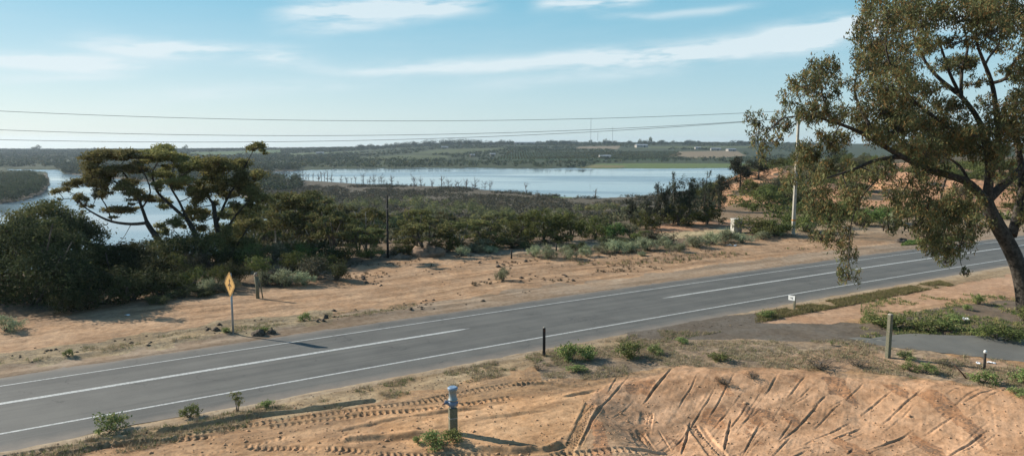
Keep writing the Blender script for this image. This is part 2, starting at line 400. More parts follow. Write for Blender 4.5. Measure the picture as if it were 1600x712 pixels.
M['salt'] = leafmat('saltbush_leaf', (.15,.165,.095), (.39,.41,.25), (.36,.34,.19), .28)
M['scrub'] = leafmat('scrub_leaf', (.055,.053,.032), (.150,.140,.085), (.18,.13,.08), .15)
M['wood'] = leafmat('wood_leaf', (.034,.048,.026), (.110,.130,.055), (.14,.12,.05), .12)
M['weed'] = leafmat('weed_leaf', (.085,.115,.040), (.28,.33,.12), (.36,.30,.14), .35)
M['verge'] = leafmat('verge_grass', (.13,.13,.05), (.30,.29,.12), (.38,.32,.17), .3)
M['dry'] = leafmat('dry_grass', (.24,.19,.115), (.50,.42,.27), (.15,.20,.07), .3)
M['bark_dark'] = simple('bark_dark', (.035,.029,.024), .95, scale=6, bump=.07, c2=(.095,.08,.065))
M['bark_grey'] = simple('bark_grey', (.15,.125,.10), .9, scale=5, bump=.03, c2=(.06,.05,.04))
M['bark_pale'] = simple('bark_pale', (.46,.42,.35), .8, scale=2.2, bump=.02, c2=(.20,.165,.125))
M['dead'] = simple('dead_wood', (.22,.20,.185), .85, scale=2, c2=(.12,.105,.095))
M['post'] = simple('weathered_post', (.20,.18,.13), .85, scale=18, bump=.01, c2=(.11,.115,.07))
M['blackpost'] = simple('black_plastic', (.018,.018,.022), .45, scale=10)
M['white'] = simple('white_paint', (.78,.78,.75), .5, .1, scale=20)
M['blue'] = simple('blue_paint', (.16,.23,.34), .5, .15, scale=30)
M['bluegrey'] = simple('blue_grey_metal', (.24,.28,.29), .45, .15, scale=14, c2=(.21,.25,.25))
M['rim'] = simple('pale_blue_paint', (.22,.31,.42), .5, .15, scale=14)
M['brass'] = simple('red_brown_valve', (.35,.17,.11), .5, .2, scale=14)
M['steel'] = simple('galvanised_steel', (.42,.43,.44), .4, .15, scale=25, metal=.4)
M['yellow'] = simple('yellow_reflective', (.70,.40,.13), .6, .08, scale=3)
M['black'] = simple('black_ink', (.10,.06,.03), .7)
M['concrete'] = simple('concrete', (.44,.40,.33), .85, .15, scale=3, bump=.01)
M['tank'] = simple('lime_washed_concrete', (.52,.50,.45), .85, .12, scale=1.6, c2=(.33,.30,.25))
M['wire'] = simple('aluminium_wire', (.20,.215,.23), .5)
M['creosote'] = simple('creosoted_timber', (.05,.045,.04), .9, scale=5)
M['rust'] = simple('rusted_iron', (.10,.045,.03), .8, .2, scale=20)
M['litter'] = simple('white_litter', (.8,.8,.8), .5, .08)
M['rock'] = simple('stone', (.33,.26,.20), .9, .3, scale=9, bump=.02)
M['clod'] = simple('earth_clod', (.13,.10,.075), .95, .3, scale=9, bump=.02)
M['heap'] = simple('brown_earth', (.26,.17,.11), .95, .3, scale=2.5, bump=.08, c2=(.12,.085,.06))
M['orange_rock'] = simple('orange_stone', (.50,.30,.17), .9, .2, scale=7, bump=.02)
M['roof'] = simple('pale_iron_roof', (.30,.31,.32), .4, .1, scale=.3)
M['wall'] = simple('cream_wall', (.42,.38,.32), .8, .15, scale=.4)
M['glass'] = simple('dark_glass', (.03,.035,.04), .2)

def ground_mat():
    m, n = mat('ground')
    ca = n.n('ShaderNodeVertexColor', layer_name='col')
    tc = n.n('ShaderNodeNewGeometry').outputs['Position']
    def noi(sc, det=5, ro=.6): return n.n('ShaderNodeTexNoise', i={'Vector': tc, 'Scale': sc, 'Detail': det, 'Roughness': ro}).outputs[0]
    a = noi(.35, 6, .65); b = noi(3.1, 6, .7); c = noi(17, 4, .7); d = noi(1.1, 5, .75)
    col = n.mix(n.ramp(a, (.35,.65)), ca.outputs[0], n.mix(1.0, ca.outputs[0], (.84,.78,.72), 'MULTIPLY'))
    col = n.mix(n.m('MULTIPLY', n.ramp(b, (.40,.70)), .75), col, n.mix(1.0, col, (.62,.57,.52), 'MULTIPLY'))
    col = n.mix(n.m('MULTIPLY', n.ramp(c, (.45,.7)), .5), col, n.mix(1.0, col, (1.35,1.33,1.28), 'MULTIPLY'))
    li = ca.outputs['Alpha']
    sp = n.m('MULTIPLY', n.ramp(n.m('ADD', n.m('MULTIPLY', d, .5), n.m('MULTIPLY', noi(9,5,.75), .5)), (.47,.56)), li)
    col = n.mix(n.m('MULTIPLY', sp, .85), col, (.105,.088,.068))
    # small stones and clods
    vo = n.n('ShaderNodeTexVoronoi', i={'Vector': tc, 'Scale': 5.5, 'Randomness': 1.0}).outputs['Distance']
    pebb = n.m('MULTIPLY', n.m('SUBTRACT', 1.0, n.ramp(vo, (.06,.13))), n.ramp(d, (.48,.6)))
    col = n.mix(n.m('MULTIPLY', pebb, .5), col, (.20,.15,.11))
    bs = n.n('ShaderNodeBsdfPrincipled', i={'Base Color': col, 'Roughness': .95, 'Specular IOR Level': .1})
    hgt = n.m('ADD', n.m('ADD', n.m('MULTIPLY', b, .5), n.m('MULTIPLY', c, .16)), n.m('MULTIPLY', pebb, .12))
    bp = n.n('ShaderNodeBump', i={'Height': hgt, 'Distance': .08, 'Strength': .65}); n.link(bp.outputs[0], bs.inputs['Normal'])
    n.link(bs.outputs[0], n.n('ShaderNodeOutputMaterial').inputs[0]); return m
def asphalt_mat(name, c0, c1, along=True):
    m, n = mat(name)
    g = n.n('ShaderNodeNewGeometry').outputs['Position']
    uv = n.n('ShaderNodeUVMap').outputs[0] if along else g
    fine = n.n('ShaderNodeTexNoise', i={'Vector': g, 'Scale': 40, 'Detail': 3, 'Roughness': .8}).outputs[0]
    big = n.n('ShaderNodeTexNoise', i={'Vector': g, 'Scale': .5, 'Detail': 5, 'Roughness': .6}).outputs[0]
    col = n.mix(n.ramp(big, (.3,.7)), c0, c1)
    col = n.mix(n.m('MULTIPLY', n.ramp(fine, (.4,.7)), .4), col, (.17,.165,.155))
    if along:
        sp = n.n('ShaderNodeSeparateXYZ', i={0: uv}); v = sp.outputs[1]; u = sp.outputs[0]
        st = n.n('ShaderNodeTexNoise', i={'Vector': n.n('ShaderNodeCombineXYZ', i={0: n.m('MULTIPLY', u, .05), 1: n.m('MULTIPLY', v, 1.6), 2: 0.}).outputs[0], 'Scale': 1.0, 'Detail': 4, 'Roughness': .6}).outputs[0]
        col = n.mix(n.m('MULTIPLY', n.ramp(st, (.38,.62)), .7), col, n.mix(1.0, col, (1.35,1.33,1.30), 'MULTIPLY'))
        # dust towards both edges (v is the distance from the centre line)
        w1 = n.m('ADD', v, n.m('MULTIPLY', n.m('SUBTRACT', n.n('ShaderNodeTexNoise', i={'Vector': g, 'Scale': 1.3, 'Detail': 6, 'Roughness': .7}).outputs[0], .5), 1.3))
        dn = n.m('SUBTRACT', 1.0, n.ramp(w1, (-5.5,-4.3))); df = n.ramp(w1, (3.1,4.1))
        col = n.mix(n.m('MULTIPLY', n.m('MAXIMUM', dn, df), .6), col, (.27,.215,.165))
        # a few sealed cracks
        vo = n.n('ShaderNodeTexVoronoi', feature='DISTANCE_TO_EDGE', i={'Vector': n.n('ShaderNodeVectorMath', operation='ADD', i={0: g, 1: n.n('ShaderNodeTexNoise', i={'Vector': g, 'Scale': 1.5}).outputs['Color']}).outputs[0], 'Scale': .35}).outputs['Distance']
        ck = n.m('MULTIPLY', n.m('SUBTRACT', 1.0, n.ramp(vo, (.004,.012))), n.ramp(big, (.5,.62)))
        col = n.mix(n.m('MULTIPLY', ck, .5), col, (.03,.03,.03))
    b = n.n('ShaderNodeBsdfPrincipled', i={'Base Color': col, 'Roughness': .8, 'Specular IOR Level': .35})
    bp = n.n('ShaderNodeBump', i={'Height': fine, 'Distance': .01, 'Strength': .5}); n.link(bp.outputs[0], b.inputs['Normal'])
    n.link(b.outputs[0], n.n('ShaderNodeOutputMaterial').inputs[0]); return m
def paint_mat():
    m, n = mat('road_paint')
    g = n.n('ShaderNodeNewGeometry').outputs['Position']
    a = n.n('ShaderNodeTexNoise', i={'Vector': g, 'Scale': 14, 'Detail': 6, 'Roughness': .8}).outputs[0]
    col = n.mix(n.ramp(a, (.46,.63)), (.50,.50,.47), (.20,.20,.19))
    b = n.n('ShaderNodeBsdfPrincipled', i={'Base Color': col, 'Roughness': .7})
    n.link(b.outputs[0], n.n('ShaderNodeOutputMaterial').inputs[0]); return m
def water_mat():
    m, n = mat('water')
    g = n.n('ShaderNodeNewGeometry').outputs['Position']
    sc = n.n('ShaderNodeMapping', i={'Vector': g, 'Scale': (.3,.8,1)}).outputs[0]
    a = n.n('ShaderNodeTexNoise', i={'Vector': sc, 'Scale': .35, 'Detail': 4, 'Roughness': .6}).outputs[0]
    big = n.n('ShaderNodeTexNoise', i={'Vector': n.n('ShaderNodeMapping', i={'Vector': g, 'Scale': (.004,.010,1)}).outputs[0], 'Scale': 1.0, 'Detail': 3, 'Roughness': .5}).outputs[0]
    ro = n.m('ADD', .05, n.m('MULTIPLY', n.ramp(big, (.40,.62)), .20))
    b = n.n('ShaderNodeBsdfPrincipled', i={'Base Color': (.17,.23,.26,1), 'Roughness': ro, 'IOR': 1.33, 'Specular IOR Level': .5})
    st = n.m('ADD', .02, n.m('MULTIPLY', n.ramp(big, (.40,.62)), .16))
    bp = n.n('ShaderNodeBump', i={'Height': a, 'Distance': .35, 'Strength': st}); n.link(bp.outputs[0], b.inputs['Normal'])
    n.link(b.outputs[0], n.n('ShaderNodeOutputMaterial').inputs[0]); return m

# ------------------------------------------------------------------ ground sheet
SANDTOP = [(-700,512),(-100,505),(0,498),(100,482),(250,466),(330,456),(400,457),(480,441),(545,428),(560,414),(640,405),(700,400),(800,400),(860,402),(950,396),(1060,391),(1120,379),(1240,369),(1350,369),(1420,362),(1600,346),(2300,300)]
HILLPOLY = [[(1092,326),(1100,306),(1140,292),(1165,272),(1215,262),(1245,275),(1190,296),(1150,318),(1125,326)],[(1250,318),(1262,292),(1400,283),(1520,284),(1640,300),(1640,322),(1380,324)]]
def onorange(x, y, z):
    a, b = proj(x, y, z); return inpoly(a, b, HILLPOLY[0]) | inpoly(a, b, HILLPOLY[1])
def build_ground():
    fr = np.linspace(R(-49), R(49), 1500)
    rest = np.linspace(R(49), R(311), 70)[1:-1]
    az = np.concatenate([fr, rest]); na = len(az)
    rr = [0.0, 8.0, 14.0]; r = 16.0
    while r < 5000:
        r += (.045 if r < 32 else .045*(r/32)**2.2 if r < 60 else max(.18, r*.0085) if r < 2700 else r*.05); rr.append(min(r, 5000))
    rr = np.array(rr); nr = len(rr)
    Rg, A = np.meshgrid(rr, az, indexing='ij')
    x = (Rg*np.sin(A)); y = (Rg*np.cos(A))
    z = terr(x.ravel(), y.ravel()).reshape(x.shape)
    z[0,:] = 0
    V = np.stack([x,y,z],-1).reshape(-1,3)
    i = np.arange(nr-1)[:,None]*na; j = np.arange(na)[None,:]; j1 = (j+1)%na
    F = np.stack([i+j, i+j1, i+na+j1, i+na+j], -1).reshape(-1,4)[:,::-1]
    xf, yf, zf = V.T
    D = np.hypot(xf, yf); px, py = proj(xf, yf, zf)
    pj = px+fbm(xf/1.3, yf/1.3)*26; qj = py+fbm(xf/1.3+50, yf/1.3)*12
    big = fbm(xf/9, yf/9+3)
    C = np.zeros((len(V),4)); fwd = yf > 3
    C[:] = (.41,.27,.165,.3)
    plate = np.interp(pj, [a for a,_ in SANDTOP], [b for _,b in SANDTOP])
    scr = fwd & (qj < plate)
    C[scr] = (.23,.165,.105,.9)
    t = (D > 85) & fwd; C[t] = (.12,.098,.062,.8)
    t = (D > 80) & (D < 128) & fwd & (px > 1115); C[t] = (.29,.205,.13,.6)
    t = (zf < -3) & fwd; C[t] = (.075,.068,.045,.6)
    t = (zf < -27) & fwd; C[t] = (.062,.062,.045,.4)
    t = (zf < -29.25) & fwd & (D < 1200); C[t] = (.13,.115,.085,.3)
    t = (D > 1060) & fwd; C[t] = (.060,.078,.042,.1)
    def ruts():
        ro_ = road_off(xf, yf); al = xf*.853+yf*.522; f = 1+.9*fbm(al/11, ro_*1.5, 4)+.5*fbm(al/3, ro_*4.5, 3); t = fwd & (D < 105) & (C[:,0] > .3); C[t,:3] *= np.clip(f[t],.72,1.22)[:,None]
    def zone(poly, c, dmin=0, dmax=1e9, jit=1.0):
        t = fwd & (D > dmin) & (D < dmax) & inpoly(px+(pj-px)*jit, py+(qj-py)*jit, poly); C[t] = c
    # patches of bare orange sand beyond the road
    O = (.46,.27,.165,.15)
    zone([(1012,366),(1010,357),(1060,347),(1145,344),(1150,352),(1100,358)], O, 60, 140, .4)
    zone([(930,388),(1000,366),(1100,360),(1140,356),(1150,364),(1060,372),(1000,384)], (.44,.36,.22,.2), 60, 140, .4)
    zone([(560,404),(640,396),(700,388),(760,384),(870,378),(1000,372),(1010,380),(880,388),(800,396),(700,402)], (.42,.32,.22,.4), 55, 120, .5)
    hr = fbm(xf/11+2, yf/11, 3)
    t = fwd & (D > 118) & (D < 240) & (px > 1092) & (hr+.16*np.exp(-((px-1170)/45)**2)+.16*np.exp(-((px-1400)/120)**2) > .08); C[t] = (.50,.285,.17,.25)
    zone([(1240,352),(1600,330),(1700,330),(1700,350),(1450,362),(1240,368)], (.40,.30,.20,.6), 60, 140, .5)
    for pl in HILLPOLY:
        t = fwd & (D > 105) & (D < 245) & inpoly(px+(pj-px)*.25, py+(qj-py)*.35, pl) & (fbm(xf/5, yf/5+44) > -.16); C[t] = (.52,.29,.165,.2)
    # verge strips along the road
    ro = road_off(xf, yf); wv = fbm(xf/1.5, yf/1.5+9)*2.2
    t = fwd & (ro > 3.5) & (ro+wv < 7.2) & (D < 130); C[t] = (.32,.245,.175,.15)
    t = fwd & (ro > 3.5) & (ro+wv*1.1 > 5.0) & (ro+wv < 8.3) & (px < 520) & (D < 60); C[t] = (.36,.285,.18,.75)
    t = fwd & (ro < -4.9) & (ro+wv*.8 > -7.4) & (D < 90); C[t] = (.40,.30,.185,.45)
    t = fwd & (ro < -5.2) & (ro+wv*.15 > -5.9) & (D < 90); C[t] = (.37,.29,.20,.2)
    # loose orange sand in the right foreground
    de = edge_near(xf, yf)
    t = fwd & (D < 45) & (ro+wv < -7.4) & (de < 0); C[t] = (.43,.275,.155,.55)
    zone([(-400,760),(150,700),(420,668),(640,640),(800,618),(960,600),(900,640),(760,690),(400,760)], (.48,.295,.165,.35), 0, 45, .7)
    zone([(560,640),(760,625),(940,608),(925,640),(870,690),(640,700)], (.54,.33,.18,.2), 0, 45, .6)
    zone([(840,562),(1000,530),(1200,520),(1380,520),(1500,560),(1600,590),(1600,612),(1460,594),(1330,577),(1050,572),(930,592),(850,590)], (.36,.27,.185,.75), 0, 60, 1.1)
    zone([(1180,560),(1330,540),(1400,556),(1560,560),(1600,580),(1480,585),(1300,575)], (.42,.285,.185,.7), 0, 60, 1.0)
    t = fwd & (de+fbm(xf/1.6, yf/1.6)*2.6+fbm(xf*2, yf*2)*.8 > .0) & (D < 45) & (side_(xf,yf)+fbm(xf*1.2,yf*1.2)*.7 > .35); C[t] = (.55,.335,.198,.16)
    t = fwd & (de > .6) & (D < 45) & (fbm(xf/1.0+20, yf/2.2, 4) > .13); C[t] = (.46,.25,.135,.8)
    ruts()
    # gravel apron and the sandy shoulder by the big tree
    zone([(985,512),(1100,494),(1190,488),(1240,500),(1400,508),(1440,520),(1400,528),(1340,534),(1100,530),(980,530)], (.155,.135,.112,.35), 0, 60, .5)
    zone([(1190,505),(1300,480),(1480,448),(1600,425),(1700,420),(1700,458),(1560,462),(1400,485),(1300,507)], (.48,.31,.20,.25), 0, 70, .8)
    zone([(1340,508),(1420,488),(1560,470),(1700,462),(1700,545),(1540,532),(1420,520)], (.20,.155,.115,.95), 0, 70, .9)
    # fields and slopes far across the lake
    def fz(poly, c): zone(poly, c, 1060, 2900, .12)
    fz([(915,264),(930,256),(1010,255),(1240,256),(1240,264)], (.13,.175,.065,.0)); fz([(905,262),(930,257),(980,259),(970,262)], (.19,.18,.09,0))
    fz([(770,250),(800,238),(1060,236),(1070,242),(1040,250)], (.040,.075,.032,0)); fz([(1040,246),(1060,237),(1150,235),(1165,243),(1120,247)], (.24,.195,.13,0))
    fz([(640,240),(680,234),(780,231),(800,234),(720,240)], (.10,.12,.06,0)); fz([(560,247),(640,242),(700,243),(700,248),(560,250)], (.095,.115,.055,0))
    fz([(900,232),(905,229),(970,228),(965,233)], (.24,.2,.14,0)); fz([(290,243),(300,238),(440,234),(440,240)], (.085,.13,.05,0)); fz([(990,229),(1180,228),(1180,231),(1000,232)], (.11,.13,.06,0))
    fz([(450,240),(560,236),(560,239),(460,244)], (.11,.14,.07,0)); fz([(50,246),(75,243),(72,246)], (.25,.24,.15,0))
    zone([(850,304),(870,302),(905,305),(900,309),(860,309)], (.12,.17,.05,0), 300, 800, .1)
    me = mesh_np('ground', V, F, ground_mat(), {'col': ('FLOAT_COLOR','POINT', C)}, smooth=True)
    return tag(link('ground', me), kind='structure')
build_ground()
wm = water_mat()
tag(link('water', mesh_np('water', [(-4000,100,-30),(4000,100,-30),(4000,2400,-30),(-4000,2400,-30)], [(0,1,2,3)], wm)), kind='structure')

# ------------------------------------------------------------------ road, paint, driveway
def strip(name, x0, x1, o0, o1, z, m, parent=None, step=.6, jag=0, over=.0, taper=0):
    n = max(2, int((x1-x0)/step)); xs = np.linspace(x0, x1, n); V = []; UV = []
    yy = road_y(xs); dy = np.gradient(yy, xs); ll = np.sqrt(1+dy*dy); s = np.concatenate([[0], np.cumsum(np.hypot(np.diff(xs), np.diff(yy)))])
    ks = 9
    for q in range(ks):
        o = o0+(o1-o0)*q/(ks-1)
        jj = 0
        if jag and q == 0: jj = fbm(xs*1.1, xs*0+3, 4)*jag+fbm(xs*.23, xs*0+13, 2)*jag*1.6
        if jag and q == ks-1: jj = fbm(xs*1.1, xs*0+33, 4)*jag+fbm(xs*.23, xs*0+23, 2)*jag*1.6
        oo = o+jj
        if taper: 
            mid = (o0+o1)/2; e = np.minimum(1, np.minimum(s-s[0], s[-1]-s)/.9+.0); oo = mid+(oo-mid)*e
        sc = oo/.853
        for a, b, c_ in zip(xs, yy+sc, s): V.append((a, b, z))
        UV.append(np.stack([s, np.broadcast_to(oo, s.shape)], -1))
    UV = np.concatenate(UV)
    i = (np.arange(ks-1)*n)[:,None]; j = np.arange(n-1)[None,:]
    F = np.stack([i+j, i+j+1, i+n+j+1, i+n+j], -1).reshape(-1,4)
    if o1 < o0: F = F[:,::-1]
    me = mesh_np(name, V, F, m); uv = me.uv_layers.new(name='UVMap'); uv.data.foreach_set('uv', UV[F.ravel()].astype(np.float32).ravel())
    return link(name, me, parent)
ASP = asphalt_mat('asphalt', (.100,.097,.086), (.076,.074,.066)); PNT = paint_mat()
road = tag(strip('road', -110, 190, E_NEAR, E_FAR, .02, ASP, jag=.42, step=.25), kind='structure')
for nm, a, b, o, w in (('edge_line',-110,190,L_FAR,.105),('edge_line',-110,190,L_NEAR,.14)):
    tag(strip(nm, a, b, o-w/2, o+w/2, .026, PNT, road), kind='structure')
x1 = G(735,515)[0]; x2 = G(1033,465.5)[0]
strip('centre_line', -110, x1, -.13, .13, .026, PNT, road, taper=1); strip('centre_line', x2, 190, -.11, .11, .026, PNT, road, taper=1)
# driveway: asphalt tongue coming in from the right
dw = [(1325,531),(1345,534),(1380,527),(1420,524),(1480,527),(1540,530),(1600,533),(1720,538),(1720,580),(1600,566),(1540,560),(1500,555),(1440,549),(1400,544),(1360,539)]
pts = [G(a,b,.0) for a,b in dw]
def smooth_poly(pts, k=4):
    out = []; n = len(pts)
    for i in range(n):
        p0, p1, p2, p3 = (np.array(pts[(i+d)%n]) for d in (-1,0,1,2))
        for s in range(k):
            t = s/k; out.append(.5*((2*p1)+(p2-p0)*t+(2*p0-5*p1+4*p2-p3)*t*t+(3*p1-p0-3*p2+p3)*t**3)+np.random.default_rng(i*9+s).normal(0,.03,2))
    return out
sp_ = smooth_poly(pts)
c = np.mean(sp_, 0); V = []; F = []
zmax = max(terr1(p[0], p[1]) for p in sp_)
ring = 10
for q in range(ring+1):
    for p in sp_:
        w = c+(np.array(p)-c)*(q/ring)
        V.append((w[0], w[1], 0))
V = np.array(V); V[:,2] = terr(V[:,0], V[:,1], False)+.10; V[-len(sp_):,2] -= .09
n = len(sp_)
F = [(q*n+i, q*n+(i+1)%n, (q+1)*n+(i+1)%n, (q+1)*n+i) for q in range(ring) for i in range(n)]
tag(link('driveway', mesh_np('driveway', V, np.array(F)[:,::-1], asphalt_mat('driveway_asphalt', (.155,.150,.130), (.12,.117,.103), False), smooth=True)), kind='structure')

# ------------------------------------------------------------------ foliage
def leaves(cent, rad, n, size, rg, asp=.32, hang=0., sub=10, spread=.33, flat_top=False, vbase=.5, vvar=.3, odd=.0, tuft=0, nrm=.55, zst=1.0):
    """n leaf quads spread over clumps (centres, radii xyz), bunched around sub-centres; returns V, v, o"""
    cent = np.asarray(cent, float); rad = np.asarray(rad, float)
    wgt = (rad[:,0]*rad[:,2]+rad[:,0]*rad[:,1]); wgt = wgt/wgt.sum()
    cl = rg.choice(len(cent), n, p=wgt)
    # bunch centres in every clump, more of them towards the outside
    d = rg.normal(size=(len(cent), sub, 3)); d /= np.linalg.norm(d, axis=2, keepdims=True)
    if flat_top: d[:,:,2] = np.abs(d[:,:,2])*.9-.25
    q = rg.uniform(.35,1,(len(cent),sub,1))**.6
    bc = cent[:,None,:]+d*q*rad[:,None,:]
    bi = rg.integers(0, sub, n); b = bc[cl,bi]
    off = rg.normal(size=(n,3))*spread*np.minimum(rad[cl], rad[cl].mean(1,keepdims=True))*(.75)
    off[:,2] *= zst
    p = b+off
    ou = (p-cent[cl])/rad[cl]; ou[:,2] += .25; ou /= np.linalg.norm(ou,axis=1,keepdims=True)+1e-6; o2 = off/(np.linalg.norm(off,axis=1,keepdims=True)+1e-6)
    N_ = nrm*(ou*.8+o2*.5)+(1-nrm)*rg.normal(size=(n,3))
    u = rg.normal(size=(n,3)); u /= np.linalg.norm(u,axis=1,keepdims=True)
    if hang: u[:,2] -= hang; u /= np.linalg.norm(u,axis=1,keepdims=True)
    w = np.cross(u, N_); w /= np.linalg.norm(w,axis=1,keepdims=True)+1e-9; u = np.cross(N_, w) if not hang else u; u /= np.linalg.norm(u,axis=1,keepdims=True)+1e-9
    w = np.cross(u, N_); w /= np.linalg.norm(w,axis=1,keepdims=True)+1e-9
    s = size*rg.uniform(.6,1.4,(n,1)); a = u*s*.5; c = w*s*asp*.5
    V = np.stack([p-a, p+c*1.0-a*.1, p+a, p-c*1.0-a*.1], 1).reshape(-1,3)
    bv = rg.uniform(-1,1,(len(cent),sub)); cv = rg.uniform(-1,1,len(cent))
    v = np.clip(vbase+vvar*(.65*bv[cl,bi]+.4*cv[cl]+.3*rg.uniform(-1,1,n)), 0, 1)
    o = (rg.random(n) < odd*(1+1.5*(bv[cl,bi] > .4))).astype(float)*rg.uniform(.5,1,n)
    return V, v, o, bc
def leafmesh(name, V, v, o, m):
    n = len(v); F = np.arange(n*4).reshape(n,4)
    return mesh_np(name, V, F, m, {'v': ('FLOAT','FACE', v), 'o': ('FLOAT','FACE', o)})
def curve(a, b, rg, sag=.1, k=4):
    a, b = np.array(a), np.array(b); L = np.linalg.norm(b-a); mid = rg.normal(size=3)*L*.09+np.array((0,0,-L*sag))
    return [a+(b-a)*t+mid*4*t*(1-t)*.6 for t in np.linspace(0,1,k)]
def smooth_path(pts, rad, k=3):
    P_ = [np.array(p,float) for p in pts]; out = []; ro = []
    n = len(P_)
    for i in range(n-1):
        p0 = P_[max(i-1,0)]; p1 = P_[i]; p2 = P_[i+1]; p3 = P_[min(i+2,n-1)]
        for s in range(k):
            t = s/k; out.append(.5*((2*p1)+(p2-p0)*t+(2*p0-5*p1+4*p2-p3)*t*t+(3*p1-p0-3*p2+p3)*t**3)); ro.append(rad[i]*(1-t)+rad[i+1]*t)
    return out+[P_[-1]], ro+[rad[-1]]
def branch_tree(name, label, cat, base, limbs, clumps, leafm, barkm, nleaf, size, asp, hang, seed, sub=14, spread=.33, flat=False, odd=.05, group=None, twig=.012, parts=('trunk','crown'), vbase=.5, vvar=.5, nrm=.55, zst=1.0):
    """limbs: [(points, radii)] in world coordinates, clumps: [(centre, radii)]"""
    rg = np.random.default_rng(seed); base = np.array(base, float)
    root = thing(name, label, cat, tuple(base), 0, group)
    mb = MB(); nodes = []
    for pts, rad in limbs:
        p, r = smooth_path(pts, rad); mb.tube([q-base for q in p], r, 9 if max(rad) > .12 else 6)
        nodes += list(zip(p, r))
    NP = np.array([p for p,_ in nodes]); NRr = np.array([r for _,r in nodes])
    C = np.array([c for c,_ in clumps]); Rr = np.array([r for _,r in clumps])
    V, v, o, bc = leaves(C, Rr, nleaf, size, rg, asp, hang, sub, spread, flat, vbase, vvar, odd, 0, nrm, zst)
    link(parts[1], leafmesh(parts[1], V-base, v, o, leafm), root)
    order = np.argsort([np.min(np.linalg.norm(NP-c, axis=1)) for c in C])
    for ci in order:
        c = C[ci]; d = np.linalg.norm(NP-c, axis=1)+np.maximum(0, NP[:,2]-c[2])*.6; k = int(np.argmin(d))
        foot = c-np.array((0,0,Rr[ci][2]*.5)); r0 = min(NRr[k]*.6, .02+.018*d[k]*max(twig/.012,.5))
        pth = curve(NP[k], foot, rg, -.05, 5); rd = list(np.linspace(max(r0, twig*1.5), twig*1.3, 5))
        mb.tube(pth-base, rd, 5, False); NP = np.vstack([NP, pth[2:]]); NRr = np.concatenate([NRr, rd[2:]])
        for b in bc[ci][:sub*3//4]:
            mb.tube(np.array(curve(foot, b, rg, -.1, 4))-base, [twig, twig*.8, twig*.6, twig*.4], 4, False)
    mb.build(parts[0], barkm, root, True)
    return root

# the tall gum on the right
DB = 40.3
def PL(lst, dy0=0, dy1=0, D=DB):
    n = len(lst); return [P(a, b, D+dy0+(dy1-dy0)*i/max(n-1,1)) for i,(a,b) in enumerate(lst)]
gx, gy = G(1606, 496)
DB = gy
limbs = [
 (PL([(1606,502),(1601,460),(1592,420),(1577,385),(1560,355),(1547,330),(1541,312)]), [.60,.48,.44,.42,.40,.37,.32]),
 (PL([(1543,318),(1515,287),(1480,273),(1445,262),(1410,245),(1375,225),(1340,205),(1300,190),(1262,181),(1225,184)],0,-3), [.28,.22,.19,.17,.145,.12,.10,.075,.05,.03]),
 (PL([(1410,245),(1370,250),(1330,266),(1292,278)],-1,-4), [.14,.10,.07,.04]),
 (PL([(1375,225),(1350,180),(1335,140),(1345,95)],-1,2), [.12,.09,.06,.04]),
 (PL([(1300,190),(1285,150),(1280,110)],-2,-1), [.07,.05,.03]),
 (PL([(1225,184),(1205,200),(1190,222)],-3,-4), [.04,.03,.02]),
 (PL([(1541,314),(1546,270),(1541,235),(1530,190),(1508,158),(1495,145)],0,1.5), [.30,.22,.18,.15,.13,.12]),
 (PL([(1495,145),(1470,125),(1452,105),(1436,80),(1425,50)],1.5,3), [.14,.11,.09,.07,.04]),
 (PL([(1500,148),(1484,115),(1474,85),(1465,55)],1.5,0), [.11,.09,.07,.04]),
 (PL([(1502,150),(1503,110),(1512,75),(1505,40)],1.5,3), [.11,.09,.07,.04]),
 (PL([(1541,235),(1505,215),(1470,190),(1430,160),(1400,120),(1385,80),(1385,40)],.5,-2), [.12,.10,.09,.08,.06,.05,.03]),
 (PL([(1546,275),(1560,225),(1556,170),(1549,128),(1535,92),(1525,60),(1530,25)],0,-2), [.22,.17,.14,.11,.09,.06,.04]),
 (PL([(1550,130),(1572,122),(1586,95),(1612,75)],-1,-3), [.10,.09,.07,.04]), (PL([(1549,128),(1540,100),(1560,70),(1565,40)],-1,1), [.09,.07,.05,.03]),
 (PL([(1541,314),(1566,290),(1598,262),(1640,215),(1680,150),(1700,100)],0,3), [.30,.25,.2,.16,.12,.08]), (PL([(1640,215),(1690,210),(1740,180)],1,3), [.12,.08,.05]),
 (PL([(1581,368),(1592,325),(1598,280),(1590,230),(1584,185),(1592,140)],.3,4), [.27,.25,.21,.17,.13,.08]),
 (PL([(1592,300),(1610,270),(1650,290),(1690,300)],2,5), [.12,.09,.06,.04]),
 (PL([(1400,242),(1375,275),(1345,310),(1330,350),(1326,400),(1330,425)],-1.5,-3.5), [.06,.05,.04,.03,.02,.015]),
 (PL([(1480,273),(1470,310),(1475,350),(1480,395)],0,-2.5), [.07,.05,.04,.02]), (PL([(1445,262),(1420,285),(1400,320)],0,2), [.06,.04,.02]),
 (PL([(1515,287),(1500,260),(1470,240),(1440,222)],0,3), [.1,.08,.05,.03]), (PL([(1541,312),(1525,335),(1505,370),(1500,405),(1508,425)],0,-3), [.06,.045,.03,.02,.01]),
]
